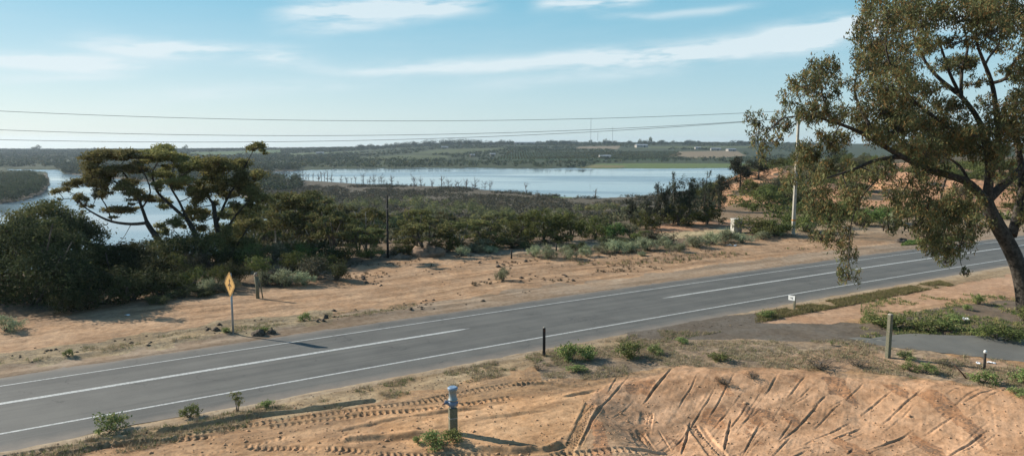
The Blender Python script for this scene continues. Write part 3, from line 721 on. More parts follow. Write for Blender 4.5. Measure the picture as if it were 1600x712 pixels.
big = [(1390,14,45,28),(1370,55,40,32),(1354,98,26,26),(1398,92,45,30),(1440,28,48,28),(1500,20,55,26),(1560,14,48,26),(1452,72,28,18),(1550,45,32,18),(1590,40,25,22),(1606,95,30,35),(1630,140,40,40),
 (1397,128,42,26),(1380,165,42,26),(1428,150,30,24),(1345,138,20,18),(1283,104,26,20),(1258,128,26,22),(1238,152,22,20),(1290,145,24,18),(1315,125,18,14),(1268,175,26,20),(1230,190,22,18),(1302,178,26,18),
 (1180,186,16,15),(1184,212,17,19),(1192,238,13,18),(1211,195,11,12),(1212,218,14,12),(1350,190,32,22),(1400,198,38,22),(1450,190,38,26),(1500,200,34,24),(1565,195,36,30),(1480,220,42,22),(1535,232,38,20),(1610,200,42,40),
 (1300,218,30,16),(1262,240,26,18),(1238,275,20,26),(1290,285,30,26),(1330,290,22,24),(1268,315,22,20),(1298,335,30,20),(1308,368,26,20),(1342,318,18,22),(1326,398,18,16),(1328,430,22,15),(1284,368,20,14),(1350,345,12,16),
 (1380,268,22,20),(1396,300,20,28),(1402,332,16,20),(1440,288,26,22),(1432,340,34,24),(1470,340,34,26),(1482,378,34,24),(1502,350,30,26),(1462,388,24,15),(1478,405,17,12),(1532,350,22,20),(1500,305,30,20),(1448,238,36,16),(1420,224,28,14),
 (1600,300,30,26),(1620,330,36,30),(1565,262,24,22),(1507,425,9,6),(1680,100,55,50),(1710,200,60,50),(1690,290,44,36),(1650,40,50,36),(1740,150,44,44),(1660,240,40,30),(1500,100,26,14),(1600,160,26,18),(1530,65,24,12),(1455,262,30,18),(1415,312,24,24),(1452,318,28,22),(1488,325,24,22),(1450,365,30,20),(1500,375,24,18),(1520,322,22,20),(1390,352,14,14),(1470,104,20,10),(1522,128,18,10),(1578,112,20,14),(1455,138,24,14),(1492,66,22,10),(1540,160,20,12),(1600,118,20,16),(1480,168,26,14),(1515,92,14,8),(1560,75,20,9),(1525,205,26,14),(1350,272,22,16),(1280,262,24,16),(1318,262,20,14),(1420,185,34,20),(1380,215,30,18),(1500,225,30,16)]
rg = np.random.default_rng(11); cl = []
for i,(a,b,ra,rb) in enumerate(big):
    lim = 4.5 if b < 250 else 3
    for q in range(2 if (ra > 24 and b < 260) else 1):
        D = DB+rg.uniform(-lim, lim)+(1.5 if q else -.5); k = D/FPX
        r = np.array((ra*k, ra*k*rg.uniform(.8,1.2), rb*k))*(1 if not q else .9)
        cl.append((P(a+(rg.uniform(-8,8) if q else 0), b+(rg.uniform(-6,6) if q else 0), D), r))
branch_tree('gum_tree', 'tall spreading gum tree with dark leaning trunk beside the driveway, tallest tree of all', 'tree', (gx,gy,terr1(gx,gy)-.05), limbs, cl, M['gum'], M['bark_dark'], 160000, .19, .30, 1.1, 5, sub=24, spread=.18, odd=.17, twig=.011, vvar=.7, vbase=.46, nrm=.3, zst=1.7)

# three flat-topped trees on the left edge of the drop, a dark one and a pale one behind
def px_tree(name, label, base, D, limbs, clumps, leafm, barkm, nleaf, size, seed, flat=True, dsp=2.0, **kw):
    bx, by, bz = P(base[0], base[1], D); bz = terr1(bx, by)
    rg = np.random.default_rng(seed); L = []
    for pts, rad, *dy in limbs:
        d1 = dy[0] if dy else rg.uniform(-1.5,1.5)
        L.append(([P(a,b,D+d1*i/(len(pts)-1)) for i,(a,b) in enumerate(pts)], rad))
    L[0][0][0] = np.array((bx,by,bz-.15))
    cl = []; c2_ = []
    for (a,b,ra,rb) in clumps:
        if flat:
            for q in range(4): c2_.append((a+rg.uniform(-.9,.9)*ra, b+rg.uniform(-1.0,1.0)*rb, ra*rg.uniform(.35,.8), rb*rg.uniform(.5,1.0)))
            for q in range(2): c2_.append((a+rg.uniform(-1.4,1.4)*ra, b+rg.uniform(-.5,2.8)*rb, ra*.3, rb*.5))
        else: c2_.append((a,b,ra,rb))
    for (a,b,ra,rb) in c2_:
        d = D+rg.uniform(-dsp,dsp); k = d/FPX; cl.append((P(a,b,d), np.array((ra*k, ra*k*rg.uniform(.8,1.15), rb*k))))
    return branch_tree(name, label, 'tree', (bx,by,bz), L, cl, leafm, barkm, nleaf, size, .45, .15, seed, sub=kw.pop('sub',16), spread=.52, flat=flat, twig=kw.pop('twig',.02), **kw)
px_tree('umbrella_gum', 'flat-topped gum leaning left in front of the river, leftmost of the tall roadside gums', (264,404), 61,
 [([(264,404),(250,378),(236,358),(228,345)],[.30,.27,.23,.20],0),([(230,348),(205,350),(175,346),(150,335),(128,320),(116,303)],[.15,.13,.11,.08,.05,.03]),([(230,348),(222,325),(212,300),(200,280),(186,260)],[.16,.13,.10,.08,.04]),
  ([(212,300),(180,285),(155,270)],[.07,.05,.03]),([(222,325),(235,300),(225,270),(215,255)],[.08,.06,.05,.03]),([(175,346),(165,320),(150,300)],[.06,.05,.03]),([(205,350),(190,375),(170,390)],[.03,.02,.01])],
 [(165,245,26,7),(190,243,22,7),(214,248,18,6),(145,260,18,7),(127,279,14,7),(112,292,11,6),(150,286,20,7),(175,270,22,8),(203,268,20,8),(188,291,20,7),(150,302,13,8),(128,318,9,11),(185,330,20,5),(225,313,18,5),(205,298,18,6),(88,302,8,5)],
 M['flat'], M['bark_dark'], 36000, .19, 21, odd=.03, sub=15)
px_tree('umbrella_gum', 'slim flat-topped gum leaning left, middle one of the tall roadside gums', (320,408), 62,
 [([(320,408),(310,375),(294,345)],[.27,.24,.2],0),([(294,345),(272,325),(250,305),(243,292),(238,272),(248,252),(262,240)],[.17,.14,.11,.09,.07,.05,.03]),([(294,345),(280,315),(265,287),(272,262)],[.14,.1,.07,.04]),([(265,287),(290,270),(310,258)],[.06,.04,.03]),([(320,400),(296,385),(272,360)],[.08,.05,.03])],
 [(260,236,25,6),(240,250,14,5),(275,247,16,5),(252,270,20,6),(290,262,22,6),(310,254,18,6),(280,290,20,8),(300,280,18,8),(265,318,13,7),(270,345,13,9),(255,362,12,9),(250,290,12,5)],
 M['flat'], M['bark_dark'], 28000, .19, 22, odd=.03, sub=15)
px_tree('umbrella_gum', 'dense dark-crowned gum with the low hanging foliage, rightmost of the tall roadside gums', (352,410), 63,
 [([(352,410),(346,378),(338,350),(334,320)],[.29,.26,.22,.18],0),([(334,320),(318,292),(328,268)],[.12,.09,.05]),([(338,350),(355,310),(372,282),(392,242),(398,233)],[.13,.1,.08,.03,.02]),([(346,378),(362,345),(385,318)],[.12,.09,.05]),([(352,405),(372,380),(386,358)],[.11,.08,.05]),([(334,320),(305,325),(290,330)],[.06,.04,.03]),([(338,260),(330,245),(326,236)],[.03,.02,.01])],
 [(345,256,25,9),(325,272,22,11),(365,262,22,11),(388,278,20,12),(400,303,16,12),(376,300,22,13),(346,298,22,12),(326,308,18,12),(310,330,18,9),(350,368,25,15),(384,365,20,17),(370,390,20,13),(395,392,12,12),(310,350,12,9),(400,231,15,5),(300,300,14,9),(388,322,18,9)],
 M['flat'], M['bark_dark'], 46000, .20, 23, odd=.02, vbase=.4, sub=15)
px_tree('mallee_tree', 'spreading olive gum with forked pale trunks just right of the dark roadside gum', (448,415), 78,
 [([(432,412),(438,385),(455,352),(475,330)],[.16,.14,.11,.06],0),([(434,408),(470,366),(500,345)],[.13,.1,.06],-1),([(436,405),(430,360),(440,325)],[.12,.09,.05],1),([(455,352),(440,335),(430,320)],[.06,.05,.03])],
 [(440,305,24,6),(475,304,20,6),(500,313,20,6),(450,320,28,6),(490,325,22,6),(512,330,14,6),(428,318,14,6),(420,345,20,12),(450,345,20,10),(475,342,22,9)],
 M['mallee'], M['bark_pale'], 12000, .30, 24, odd=.05)
px_tree('mallee_tree', 'low olive gum with a pale leaning trunk behind the end of the roadside bushes', (530,420), 76,
 [([(500,425),(512,395),(530,372),(545,358)],[.13,.11,.09,.05],0),([(508,405),(490,380),(478,360)],[.09,.07,.04],-1),([(512,395),(540,385),(560,370)],[.08,.06,.04],1)],
 [(480,358,22,8),(505,350,22,8),(535,350,25,8),(560,358,20,8),(545,375,22,10),(515,378,24,12),(490,385,18,12),(570,375,16,10),(530,400,24,14),(500,408,18,12)],
 M['mallee'], M['bark_pale'], 12000, .30, 25, odd=.04)

def bush_tree(label, base, D, clumps, leafm, seed, n=9000, size=.2, dsp=1.6, name='wattle_tree', odd=.03, vbase=.5):
    cx = base[0]; L = []; rg = np.random.default_rng(seed)
    k0 = clumps[len(clumps)//2]
    for i,(a,b,ra,rb) in enumerate(clumps[::2]):
        L.append(([(cx+rg.uniform(-3,3), base[1]), ((cx+a)/2, (base[1]+b)/2+5), (a,b)], [.10,.07,.03]))
    return px_tree(name, label, base, D, L, clumps, leafm, M['bark_grey'], n, size, seed, flat=False, dsp=dsp, odd=odd, vbase=vbase, sub=18)
bush_tree('largest dark bushy wattle at the left edge, casting the long shadow on the sand', (50,488), 43, [(22,385,33,22),(62,375,34,20),(95,400,30,24),(12,428,33,28),(58,425,40,34),(104,438,30,30),(35,462,42,24),(92,466,36,20),(128,452,18,20),(-40,400,40,35),(-60,450,40,30),(40,352,16,12),(82,350,14,9),(8,360,14,10),(112,378,14,10),(128,420,14,12)], M['wattle'], 31, 34000, .17, 1.8, vbase=.32)
bush_tree('grey-green wattle rising behind the largest dark bush, its top against the river', (72,452), 50, [(45,338,24,11),(75,326,28,11),(100,338,22,10),(60,352,36,12),(30,352,18,10),(80,362,34,14),(60,385,40,20)], M['mallee'], 32, 12000, .2, 1.5)
bush_tree('blue-green wattle with a gap to the river on its right, behind the largest dark bush', (138,455), 50, [(114,350,22,11),(140,364,24,12),(110,374,22,14),(148,386,18,12),(130,400,24,15),(120,425,30,20),(150,430,24,20)], M['wattle'], 33, 12000, .2, 1.5, vbase=.6)
bush_tree('loose dark wattle standing left of the flat-topped gums, below their leftmost crown', (182,452), 50, [(165,395,22,11),(190,398,22,14),(172,418,28,16),(206,388,16,10),(160,436,26,16),(195,432,24,16)], M['wattle'], 34, 11000, .19, 1.5, vbase=.5)
bush_tree('low dark bushy wattle between the leftmost flat-topped gum and the sand', (228,458), 50, [(220,408,24,13),(246,420,26,15),(212,434,24,15),(240,440,28,12),(262,432,18,14)], M['wattle'], 35, 9000, .19, 1.2)
bush_tree('grey-olive wattle filling the gap behind the trunks of the flat-topped gums', (288,420), 57, [(238,390,24,11),(280,380,26,13),(312,374,22,12),(262,398,28,13),(300,398,26,14),(335,385,18,14)], M['mallee'], 37, 10000, .2, 1.5, vbase=.3)
bush_tree('dark wattle with its top at the left frame edge, furthest left behind the bushes', (-20,445), 52, [(0,372,24,12),(-30,365,30,16),(-10,395,36,22),(10,410,26,20)], M['wattle'], 36, 8000, .2, 1.5)

# ------------------------------------------------------------------ prototypes that are copied
def copy_tree(root):
    r = root.copy(); COL.objects.link(r)
    for ch in list(root.children):
        c = ch.copy(); COL.objects.link(c); c.parent = r
    return r
PROTO = {}
def proto_mallee(h, w, leafm, bark, seed, n, size, stems=4, kind='mallee_tree', flat=True):
    rg = np.random.default_rng(seed); L = []; cl = []
    for s in range(stems):
        a = 2*math.pi*s/stems+rg.uniform(-.5,.5); rr = w*.5*rg.uniform(.35,.7)
        top = np.array((math.cos(a)*rr, math.sin(a)*rr, h*rg.uniform(.72,.85)))
        L.append(([np.array((rg.uniform(-.15,.15),rg.uniform(-.15,.15),-.5)), top*np.array((.35,.35,.45))+rg.normal(size=3)*.15, top], [.15,.11,.05]))
    for i in range(13):
        a = rg.uniform(0,2*math.pi); q = math.sqrt(rg.random())*.42*w
        zz = h*(.93-.30*(q/(w*.5))**2)-rg.uniform(0,.2)*h
        rr = w*rg.uniform(.11,.18); cl.append((np.array((math.cos(a)*q, math.sin(a)*q, zz)), np.array((rr, rr, h*rg.uniform(.05,.09) if flat else rr*.75))))
    for i in range(9):
        a = rg.uniform(0,2*math.pi); q = rg.uniform(.1,.45)*w; rr = w*rg.uniform(.08,.14); cl.append((np.array((math.cos(a)*q, math.sin(a)*q, h*rg.uniform(.32,.72))), np.array((rr, rr, rr*.7))))
    return branch_tree(kind, None, None, (0,0,0), L, cl, leafm, bark, n, size, .5, .1, seed, sub=10, spread=.34, flat=flat, twig=.03, odd=.05)
def proto_dense(h, w, leafm, seed, n, size, kind='bushy_tree'):
    rg = np.random.default_rng(seed); L = []; cl = []
    for s in range(3): L.append(([np.array((0,0,-.4)), rg.normal(size=3)*.3+np.array((0,0,h*.3)), np.array((rg.uniform(-.25,.25)*w, rg.uniform(-.25,.25)*w, h*.6))], [.14,.1,.05]))
    for i in range(15):
        a = rg.uniform(0,2*math.pi); q = math.sqrt(rg.random())*.40*w; zz = h*rg.uniform(.15,.92)*(1-.45*(q/(w*.5))**2)
        rr = w*rg.uniform(.12,.2); cl.append((np.array((math.cos(a)*q, math.sin(a)*q, zz)), np.array((rr, rr, rr*.7))))
    return branch_tree(kind, None, None, (0,0,0), L, cl, leafm, M['bark_grey'], n, size, .5, 0, seed, sub=12, spread=.3, twig=.025, odd=.03)
def proto_pine(h, w, seed, n):
    rg = np.random.default_rng(seed); L = [([np.array((0,0,-.4)), np.array((rg.uniform(-.3,.3),0,h*.5)), np.array((rg.uniform(-.5,.5),0,h*.97))], [.17,.1,.03])]; cl = []
    for i in range(26):
        t = rg.uniform(.06,1); q = w*.5*(1-t*.5)*rg.uniform(.2,1); a = rg.uniform(0,6.28); rr = w*rg.uniform(.09,.19)*(1.15-.4*t)
        cl.append((np.array((math.cos(a)*q, math.sin(a)*q, h*t*.95)), np.array((rr, rr, rr*1.5))))
    return branch_tree('sheoak_tree', None, None, (0,0,0), L, cl, M['pine'], M['bark_grey'], n, .3, .3, -.4, seed, sub=10, spread=.32, twig=.025, odd=.04)
def proto_dead(h, seed):
    rg = np.random.default_rng(seed); root = thing('dead_tree', None, None, (0,0,0)); mb = MB()
    top = np.array((rg.uniform(-.12,.12)*h, rg.uniform(-.1,.1)*h, h*rg.uniform(.75,1)))
    p, r = smooth_path([np.array((0,0,-1.)), np.array((rg.uniform(-.3,.3),0,h*.4)), top], [.40,.32,.14]); mb.tube(p, r, 7)
    m2 = MB()
    for i in range(rg.integers(5,9)):
        t = rg.uniform(.35,.85); q = p[int(t*(len(p)-1))]; a = rg.uniform(0,6.28); l = h*rg.uniform(.2,.5)
        e = q+np.array((math.cos(a)*l*.7, math.sin(a)*l*.7, l*rg.uniform(.3,.9))); pp = curve(q, e, rg, .15, 4); m2.tube(pp, [.28,.22,.16,.10], 5)
        m2.tube(curve(pp[2], pp[2]+rg.normal(size=3)*l*.25+np.array((0,0,l*.3)), rg, 0, 3), [.18,.13,.08], 4)
    mb.build('trunk', M['dead'], root, True); m2.build('branch_crown', M['dead'], root, True); return root
def proto_shrub(w, h, leafm, seed, n, size, kind='shrub', asp=.45, stems=5, upright=0, odd=.06, vbase=.5):
    rg = np.random.default_rng(seed); root = thing(kind, None, None, (0,0,0)); cl = []
    for i in range(9):
        a = rg.uniform(0,6.28); q = math.sqrt(rg.random())*.32*w; rr = w*rg.uniform(.14,.24)
        cl.append((np.array((math.cos(a)*q, math.sin(a)*q, h*rg.uniform(.3,.72)*(1-.3*(q/(w*.5))))), np.array((rr, rr, min(rr*.9,h*.3)))))
    C = np.array([c for c,_ in cl]); Rr = np.array([r for _,r in cl])
    V, v, o, bc = leaves(C, Rr, n, size, rg, asp, -upright, 9, .34, False, vbase, .55, odd)
    V[:,2] = np.maximum(V[:,2], .01+.02*rg.random(len(V)))
    mb = MB()
    for i in range(len(cl)):
        st = np.array((rg.uniform(-.06,.06)*w, rg.uniform(-.06,.06)*w, -.05)); mb.tube(curve(st, C[i], rg, .05, 4), [.018*w, .014*w, .01*w, .006*w], 4, False)
        for b in bc[i][:5]: mb.tube([C[i], b], [.006*w, .003*w], 3, False)
    link('foliage', leafmesh('foliage', V, v, o, leafm), root); mb.build('stem', M['bark_grey'], root); return root
def bbox(root):
    zs = []; xs = []
    for c in root.children:
        if c.type != 'MESH': continue
        co = np.empty(len(c.data.vertices)*3, np.float32); c.data.vertices.foreach_get('co', co); co = co.reshape(-1,3)
        xs += [np.percentile(co[:,0], 1), np.percentile(co[:,0], 99)]; zs.append(np.percentile(co[:,2], 99.7))
    return max(xs)-min(xs), max(zs)
def reg(key, root): PROTO.setdefault(key, []).append([root, bbox(root), False])
for i in range(5): reg('mallee', proto_mallee(7+i%3, 8+i%2, M['mallee'], M['bark_pale'] if i == 1 else M['bark_grey'], 100+i, 4200, .34, 4))
for i in range(3): reg('dense', proto_dense(5.5, 8, M['dense'], 120+i, 3800, .30))
for i in range(3): reg('pine', proto_pine(8, 5.5, 130+i, 5200))
for i in range(2): reg('wood', proto_dense(7, 7.5, M['wood'], 140+i, 2600, .36, 'river_gum'))
for i in range(5): reg('dead', proto_dead(12, 150+i))
for i in range(4): reg('salt', proto_shrub(2.2, 1.25, M['salt'], 160+i, 2200, .10, 'saltbush'))
for i in range(3): reg('bush', proto_shrub(3.2, 2.2, M['dense'], 170+i, 3000, .14, 'bush', vbase=.6))
for i in range(2): reg('dark', proto_shrub(3.0, 2.2, M['wattle'], 180+i, 3000, .14, 'bush'))
for i in range(2): reg('grey', proto_shrub(3.2, 2.0, M['scrub'], 185+i, 2400, .14, 'grey_bush', vbase=.7))
for i in range(2): reg('bright', proto_shrub(3.0, 2.2, M['bright'], 190+i, 2800, .15, 'bush'))
for i in range(3): reg('weed', proto_shrub(1.1, .7, M['weed'], 200+i, 1100, .075, 'weed', upright=.5, odd=.10))
reg('spindly', proto_shrub(.55, 1.3, M['weed'], 210, 420, .07, 'weed', upright=.9, odd=.25))
reg('deadbush', proto_shrub(1.1, .45, M['scrub'], 215, 500, .05, 'dead_bush', asp=.2, odd=.2))
PRG = np.random.default_rng(77)
def put(key, x, y, label, cat, w=None, h=None, z=None, group=None, rz=None, var=None, sink=0.0, name=None):
    lst = PROTO[key]; it = lst[PRG.integers(len(lst))] if var is None else lst[var%len(lst)]
    root, (bw, bh), used = it
    o = root if not used else copy_tree(root); it[2] = True
    sx = (w/bw) if w else (h/bh if h else 1); sz = (h/bh) if h else sx
    o.location = (x, y, (terr1(x,y) if z is None else z)-sink); o.rotation_euler = (0,0,PRG.uniform(0,6.28) if rz is None else rz); o.scale = (sx, sx, sz)
    if 'group' in o: del o['group']
    if name: o.name = name
    tag(o, label, cat, group); return o
def putpx(key, px, py, wpx, hpx, label, cat, **kw):
    """stands where the pixel's sight line meets the ground, sized from its extent there"""
    x, y, z = hit(px, py); k = y/FPX/cT
    if y > 4000: print('MISS', px, py); 
    return put(key, x, y, label, cat, w=wpx*k if wpx else None, h=hpx*k, z=z, **kw)

# ------------------------------------------------------------------ woodland below the road: trees one can tell apart
hand = [ # key, px, py of foot (or distance), width px, height px, label
 ('mallee', 574, 402, 54, 48, 'olive mallee tree left of the thin dark pole, at the back edge of the sand'),
 ('mallee', 560, 400, 60, 50, 'mallee tree between the low pale-trunked gum and the thin dark pole'),
 ('mallee', 668, 396, 82, 52, 'mallee with a dark forked trunk behind the earth heap, right of the thin dark pole'),
 ('mallee', 637, 394, 44, 40, 'short mallee tree just right of the thin dark pole'),
 ('mallee', 716, 390, 62, 46, 'mallee tree behind the right end of the earth heap'),
 ('mallee', 760, 386, 66, 48, 'wide mallee tree behind the saltbush left of the dense dark clump'),
 ('dense', 815, 380, 62, 44, 'dense dark-green tree at the left end of the round dark clump'),
 ('dense', 850, 378, 74, 52, 'tallest dense dark-green tree in the middle of the round dark clump'),
 ('dense', 892, 376, 64, 44, 'dense dark-green tree at the right end of the round dark clump'),
 ('dense', 872, 382, 50, 26, 'low dark tree in front of the round dark clump'),
 ('dense', 930, 372, 60, 36, 'low dense tree right of the round dark clump'),
 ('pine', 1032, 352, 26, 66, 'dark narrow sheoak, leftmost of the tall row in front of the lake'),
 ('pine', 1052, 350, 34, 80, 'dark sheoak, second from the left of the tall row in front of the lake'),
 ('pine', 1076, 350, 36, 74, 'dark sheoak in the middle of the tall row in front of the lake'),
 ('pine', 1100, 346, 34, 78, 'dark sheoak left of the bare orange slope'),
 ('pine', 1122, 330, 34, 56, 'slim sheoak in front of the bare orange slope'),
 ('pine', 1156, 300, 44, 54, 'tall dark sheoak behind the bare orange slope'),
 ('pine', 1010, 352, 26, 46, 'small dark sheoak left of the tall row in front of the lake'),
 ('pine', 985, 350, 22, 40, 'short dark sheoak standing apart left of the row by the lake'),
 ('mallee', 572, 390, 66, 66, 'taller mallee tree rising left of the thin dark pole'),
 ('mallee', 520, 396, 74, 74, 'tall mallee tree behind the low gum with the pale leaning trunk'),
 ('mallee', 650, 388, 60, 62, 'taller mallee behind the earth heap, its crown above its neighbours'),
 ('dense', 1060, 352, 60, 34, 'round dark bush-like tree at the foot of the tall sheoaks'),
 ('dense', 1105, 350, 50, 30, 'round dark tree below the bare orange slope'),
 ('dense', 1010, 358, 46, 28, 'dark round tree left of the orange sand patch'),
 ('pine', 1185, 280, 40, 34, 'dark sheoak on the crest right of the bare orange slope'),
 ('dense', 1200, 322, 60, 34, 'wide olive tree on the slope above the white concrete box'),
 ('dense', 1172, 306, 34, 26, 'small dark tree on the bare orange slope'),
]
for key, a, b, w_, h_, lab in hand:
    putpx(key, a, b, w_, h_, lab, 'tree')
pts = []
def far_enough(x, y, d):
    if not pts: return True
    q = np.array(pts); return np.min(np.hypot(q[:,0]-x, q[:,1]-y)) > d
def scatter(n, cmin, cmax, dmin, dmax, sp, fn, zt=None, tries=40):
    k = 0
    for t in range(n*tries):
        if k >= n: break
        c = PRG.uniform(cmin, cmax); D = math.sqrt(PRG.uniform(dmin**2, dmax**2)); y = D; x = (c-800)/FPX*D
        de = np.interp(c, [350,480,560,700,800,950,1050,1110,1200,1500], [70,72,78,84,92,100,112,125,122,120])
        if D < de: continue
        z = terr1(x, y)
        if z < -29.9 or not far_enough(x, y, sp): continue
        if zt and not zt(x,y,z,c,D): continue
        pts.append((x,y)); fn(x,y,z,D); k += 1
    return k
GM = 'mallee trees on the slope and flat between the road and the lake'
LM = 'olive flat-crowned mallee tree in the woodland between the roadside sand and the lake'
def f_m(x,y,z,D): put('mallee', x, y, LM, 'tree', h=PRG.uniform(5.5,8.5), z=z, group=GM)
def notblock(hh):
    # canopy stays below the sight line to the lake's near shore
    def g(x,y,z,c,D):
        _, t = proj(np.array([x]), np.array([y]), np.array([z+hh])); lim = np.interp(c, [350,420,470,560,640,760,830,900,1000,1060], [290,300,318,322,325,327,332,336,330,304])
        return t[0] > lim
    return g
nm = scatter(165, 375, 1040, 78, 300, 7.0, f_m, notblock(8))
def f_w(x,y,z,D): put('wood', x, y, 'grey-green round-crowned tree in the woodland between the roadside sand and the lake', 'tree', h=PRG.uniform(4,6.5), z=z, group='round-crowned trees of the woodland below the road')
nw = scatter(90, 375, 1060, 85, 300, 5.0, f_w, notblock(7))
# hillside behind the big gum
def f_h(x,y,z,D): put('dense' if PRG.random() < .6 else 'pine', x, y, 'dark bushy tree on the hillside seen through the tall gum', 'tree', h=PRG.uniform(3.5,6), z=z, group='trees on the hillside behind the tall gum')
nh = scatter(20, 1190, 1700, 185, 420, 9, f_h)
GH = 'bushes on the orange hillside across the road'
def f_b(x,y,z,D): put(['dark','bush','grey','bush'][PRG.integers(4)], x, y, 'dark bush on the bare orange hillside behind the pale power pole', 'bush', h=PRG.uniform(1.6,3.2), z=z, group=GH)
nb = scatter(80, 1095, 1640, 108, 210, 3.0, f_b, lambda x,y,z,c,D: (not onorange(np.array([x]), np.array([y]), np.array([z+.5]))[0]) or PRG.random() < .12)
# understorey of the slope, one mass
def mass(name, P3, rad, per, size, m, seed, label, cat, asp=.6, vb=.5, odd=.04, chunk=None):
    """a wood, scrub or reed bed that reads as one mass: leaf clumps around many crown points"""
    rg = np.random.default_rng(seed); P3 = np.asarray(P3); n = len(P3)
    idx = np.repeat(np.arange(n), per); N = len(idx)
    rad = np.broadcast_to(np.asarray(rad, float), (n,3)) if np.ndim(rad) < 2 else rad
    d = rg.normal(size=(N,3)); d /= np.linalg.norm(d,axis=1,keepdims=True); d *= rg.uniform(.5,1,(N,1))
    tv = rg.uniform(-1,1,n); ts = rg.uniform(.7,1.3,n)
    p = P3[idx]+d*rad[idx]*ts[idx][:,None]
    N_ = d+np.array((0,0,.25))+rg.normal(size=(N,3))*.38; u = np.cross(N_, rg.normal(size=(N,3))); u /= np.linalg.norm(u,axis=1,keepdims=True); w = np.cross(u, N_); w /= np.linalg.norm(w,axis=1,keepdims=True)
    s = (size if np.ndim(size) == 0 else np.asarray(size)[idx][:,None])*rg.uniform(.6,1.4,(N,1)); a = u*s*.5; c = w*s*asp*.5
    V = np.stack([p-a,p+c,p+a,p-c],1).reshape(-1,3)
    v = np.clip(vb+.32*tv[idx]+.14*rg.uniform(-1,1,N), 0, 1); o = (rg.random(n) < odd*2)[idx].astype(float)*rg.uniform(.3,1,N)
    return tag(link(name, leafmesh(name, V, v, o, m)), label, cat, kind='stuff')
def sample(n, cmin, cmax, dmin, dmax, rg, logd=False):
    c = rg.uniform(cmin, cmax, n)
    D = np.exp(rg.uniform(math.log(dmin), math.log(dmax), n)) if logd else np.sqrt(rg.uniform(dmin**2, dmax**2, n))
    x = (c-800)/FPX*D; return x, D, c
rg = np.random.default_rng(55)
x, y, c = sample(9000, 330, 1130, 72, 300, rg); z = terr(x, y)
de = np.interp(c, [350,480,560,640,700,800,950,1050,1110,1200], [60,62,62,63,65,70,84,106,120,125]); k = (z > -29.9) & (y > de) & (fbm(x/9, y/9) > -.12)
x,y,z = x[k],y[k],z[k]; q = rg.uniform(.5,1.4,len(x))
xh, yh_, ch = sample(6500, 1095, 1750, 90, 215, rg); zh = terr(xh, yh_); kh = (fbm(xh/8+70, yh_/8) > -.05) & ((fbm(xh/11+2, yh_/11, 3) < .10) | (yh_ < 120)); kh &= ~((ch > 1085) & (ch < 1215) & (yh_ > 150) & (yh_ < 185) & (fbm(xh/5, yh_/5) > -.1))
kh &= ~(onorange(xh, yh_, zh) & (rng.random(len(xh)) < .85)) ; kh &= (ch > 1160) | (yh_ > 106)
xh,yh_,zh = xh[kh],yh_[kh],zh[kh]; qh = rg.uniform(.4,1.3,len(xh))*np.where(yh_ < 112, .8, 1)
mass('hillside_scrub', np.stack([xh,yh_,zh+.5*qh],-1), np.stack([1.5*qh,1.5*qh,.95*qh],-1), 34, .34, M['dense'], 21, 'olive scrub over the hillside behind the pale power pole and the tall gum', 'scrub', vb=.4)
mass('understorey_scrub', np.stack([x,y,z+.5*q],-1), np.stack([1.3*q,1.3*q,.8*q],-1), 30, .34, M['scrub'], 1, 'grey-brown scrub and litter under the trees below the road', 'scrub', vb=.45)
x, y, c = sample(16000, 330, 1130, 255, 640, rg); z = terr(x, y); px_, py_ = proj(x, y, z)
k = (z > -29.95) & (fbm(x/25, y/25) > -.10) & (z < -20)
x,y,z = x[k],y[k],z[k]; q = rg.uniform(.4,1.2,len(x))
mass('floodplain_scrub', np.stack([x,y,z+1.0*q],-1), np.stack([2.1*q,2.1*q,1.3*q],-1), 20, .8, M['scrub'], 2, 'dark grey-brown scrub covering the flat up to the lake shore', 'scrub', vb=.38)
x, y, c = sample(900, 380, 1080, 300, 520, rg); z = terr(x, y); _, t = proj(x, y, z+6)
k = (z > -29.95) & (z < -20) & (t > np.interp(c, [380,560,700,830,1000,1080], [298,300,306,318,318,300])+5*np.sin(c/40)) & (fbm(x/40+8, y/40) > -.05)
x,y,z = x[k],y[k],z[k]; q = rg.uniform(.6,1.2,len(x))
mass('floodplain_wood', np.stack([x,y,z+3.4*q],-1), np.stack([3.2*q,3.2*q,2.2*q],-1), 90, .85, M['mallee'], 3, 'distant woodland on the flat in front of the lake, too small to tell trees apart', 'woodland', vb=.45)
# wooded point on the near bank of the river, left edge, and the far bank
def inw(x, y, poly): a, b = proj(x, y, np.full_like(x, -30.)); return inpoly(a, b, poly)
x = rg.uniform(-560, -230, 9000); y = rg.uniform(380, 1000, 9000); z = terr(x, y)
k = inw(x, y, [(-500,276),(12,274),(45,276),(66,282),(72,292),(60,304),(36,314),(0,319),(-500,330)]) & (z > -29.9)
x,y,z = x[k],y[k],z[k]; q = rg.uniform(.6,1.3,len(x)); print('bank', len(x))
mass('riverbank_wood', np.stack([x,y,z+4.5*q],-1), np.stack([4*q,4*q,3.8*q],-1), 90, 1.0, M['wood'], 4, 'dark wood covering the point of land in the river at the left edge', 'woodland', vb=.5)
x, y, c = sample(2600, 90, 470, 560, 1100, rg); z = terr(x, y); k = (z > -29.9)
x,y,z = x[k],y[k],z[k]; q = rg.uniform(.6,1.2,len(x))
mass('far_bank_wood', np.stack([x,y,z+4*q],-1), np.stack([5*q,5*q,4*q],-1), 50, 1.6, M['wood'], 5, 'dark wood along the far bank of the river behind the roadside gums', 'woodland', vb=.35)
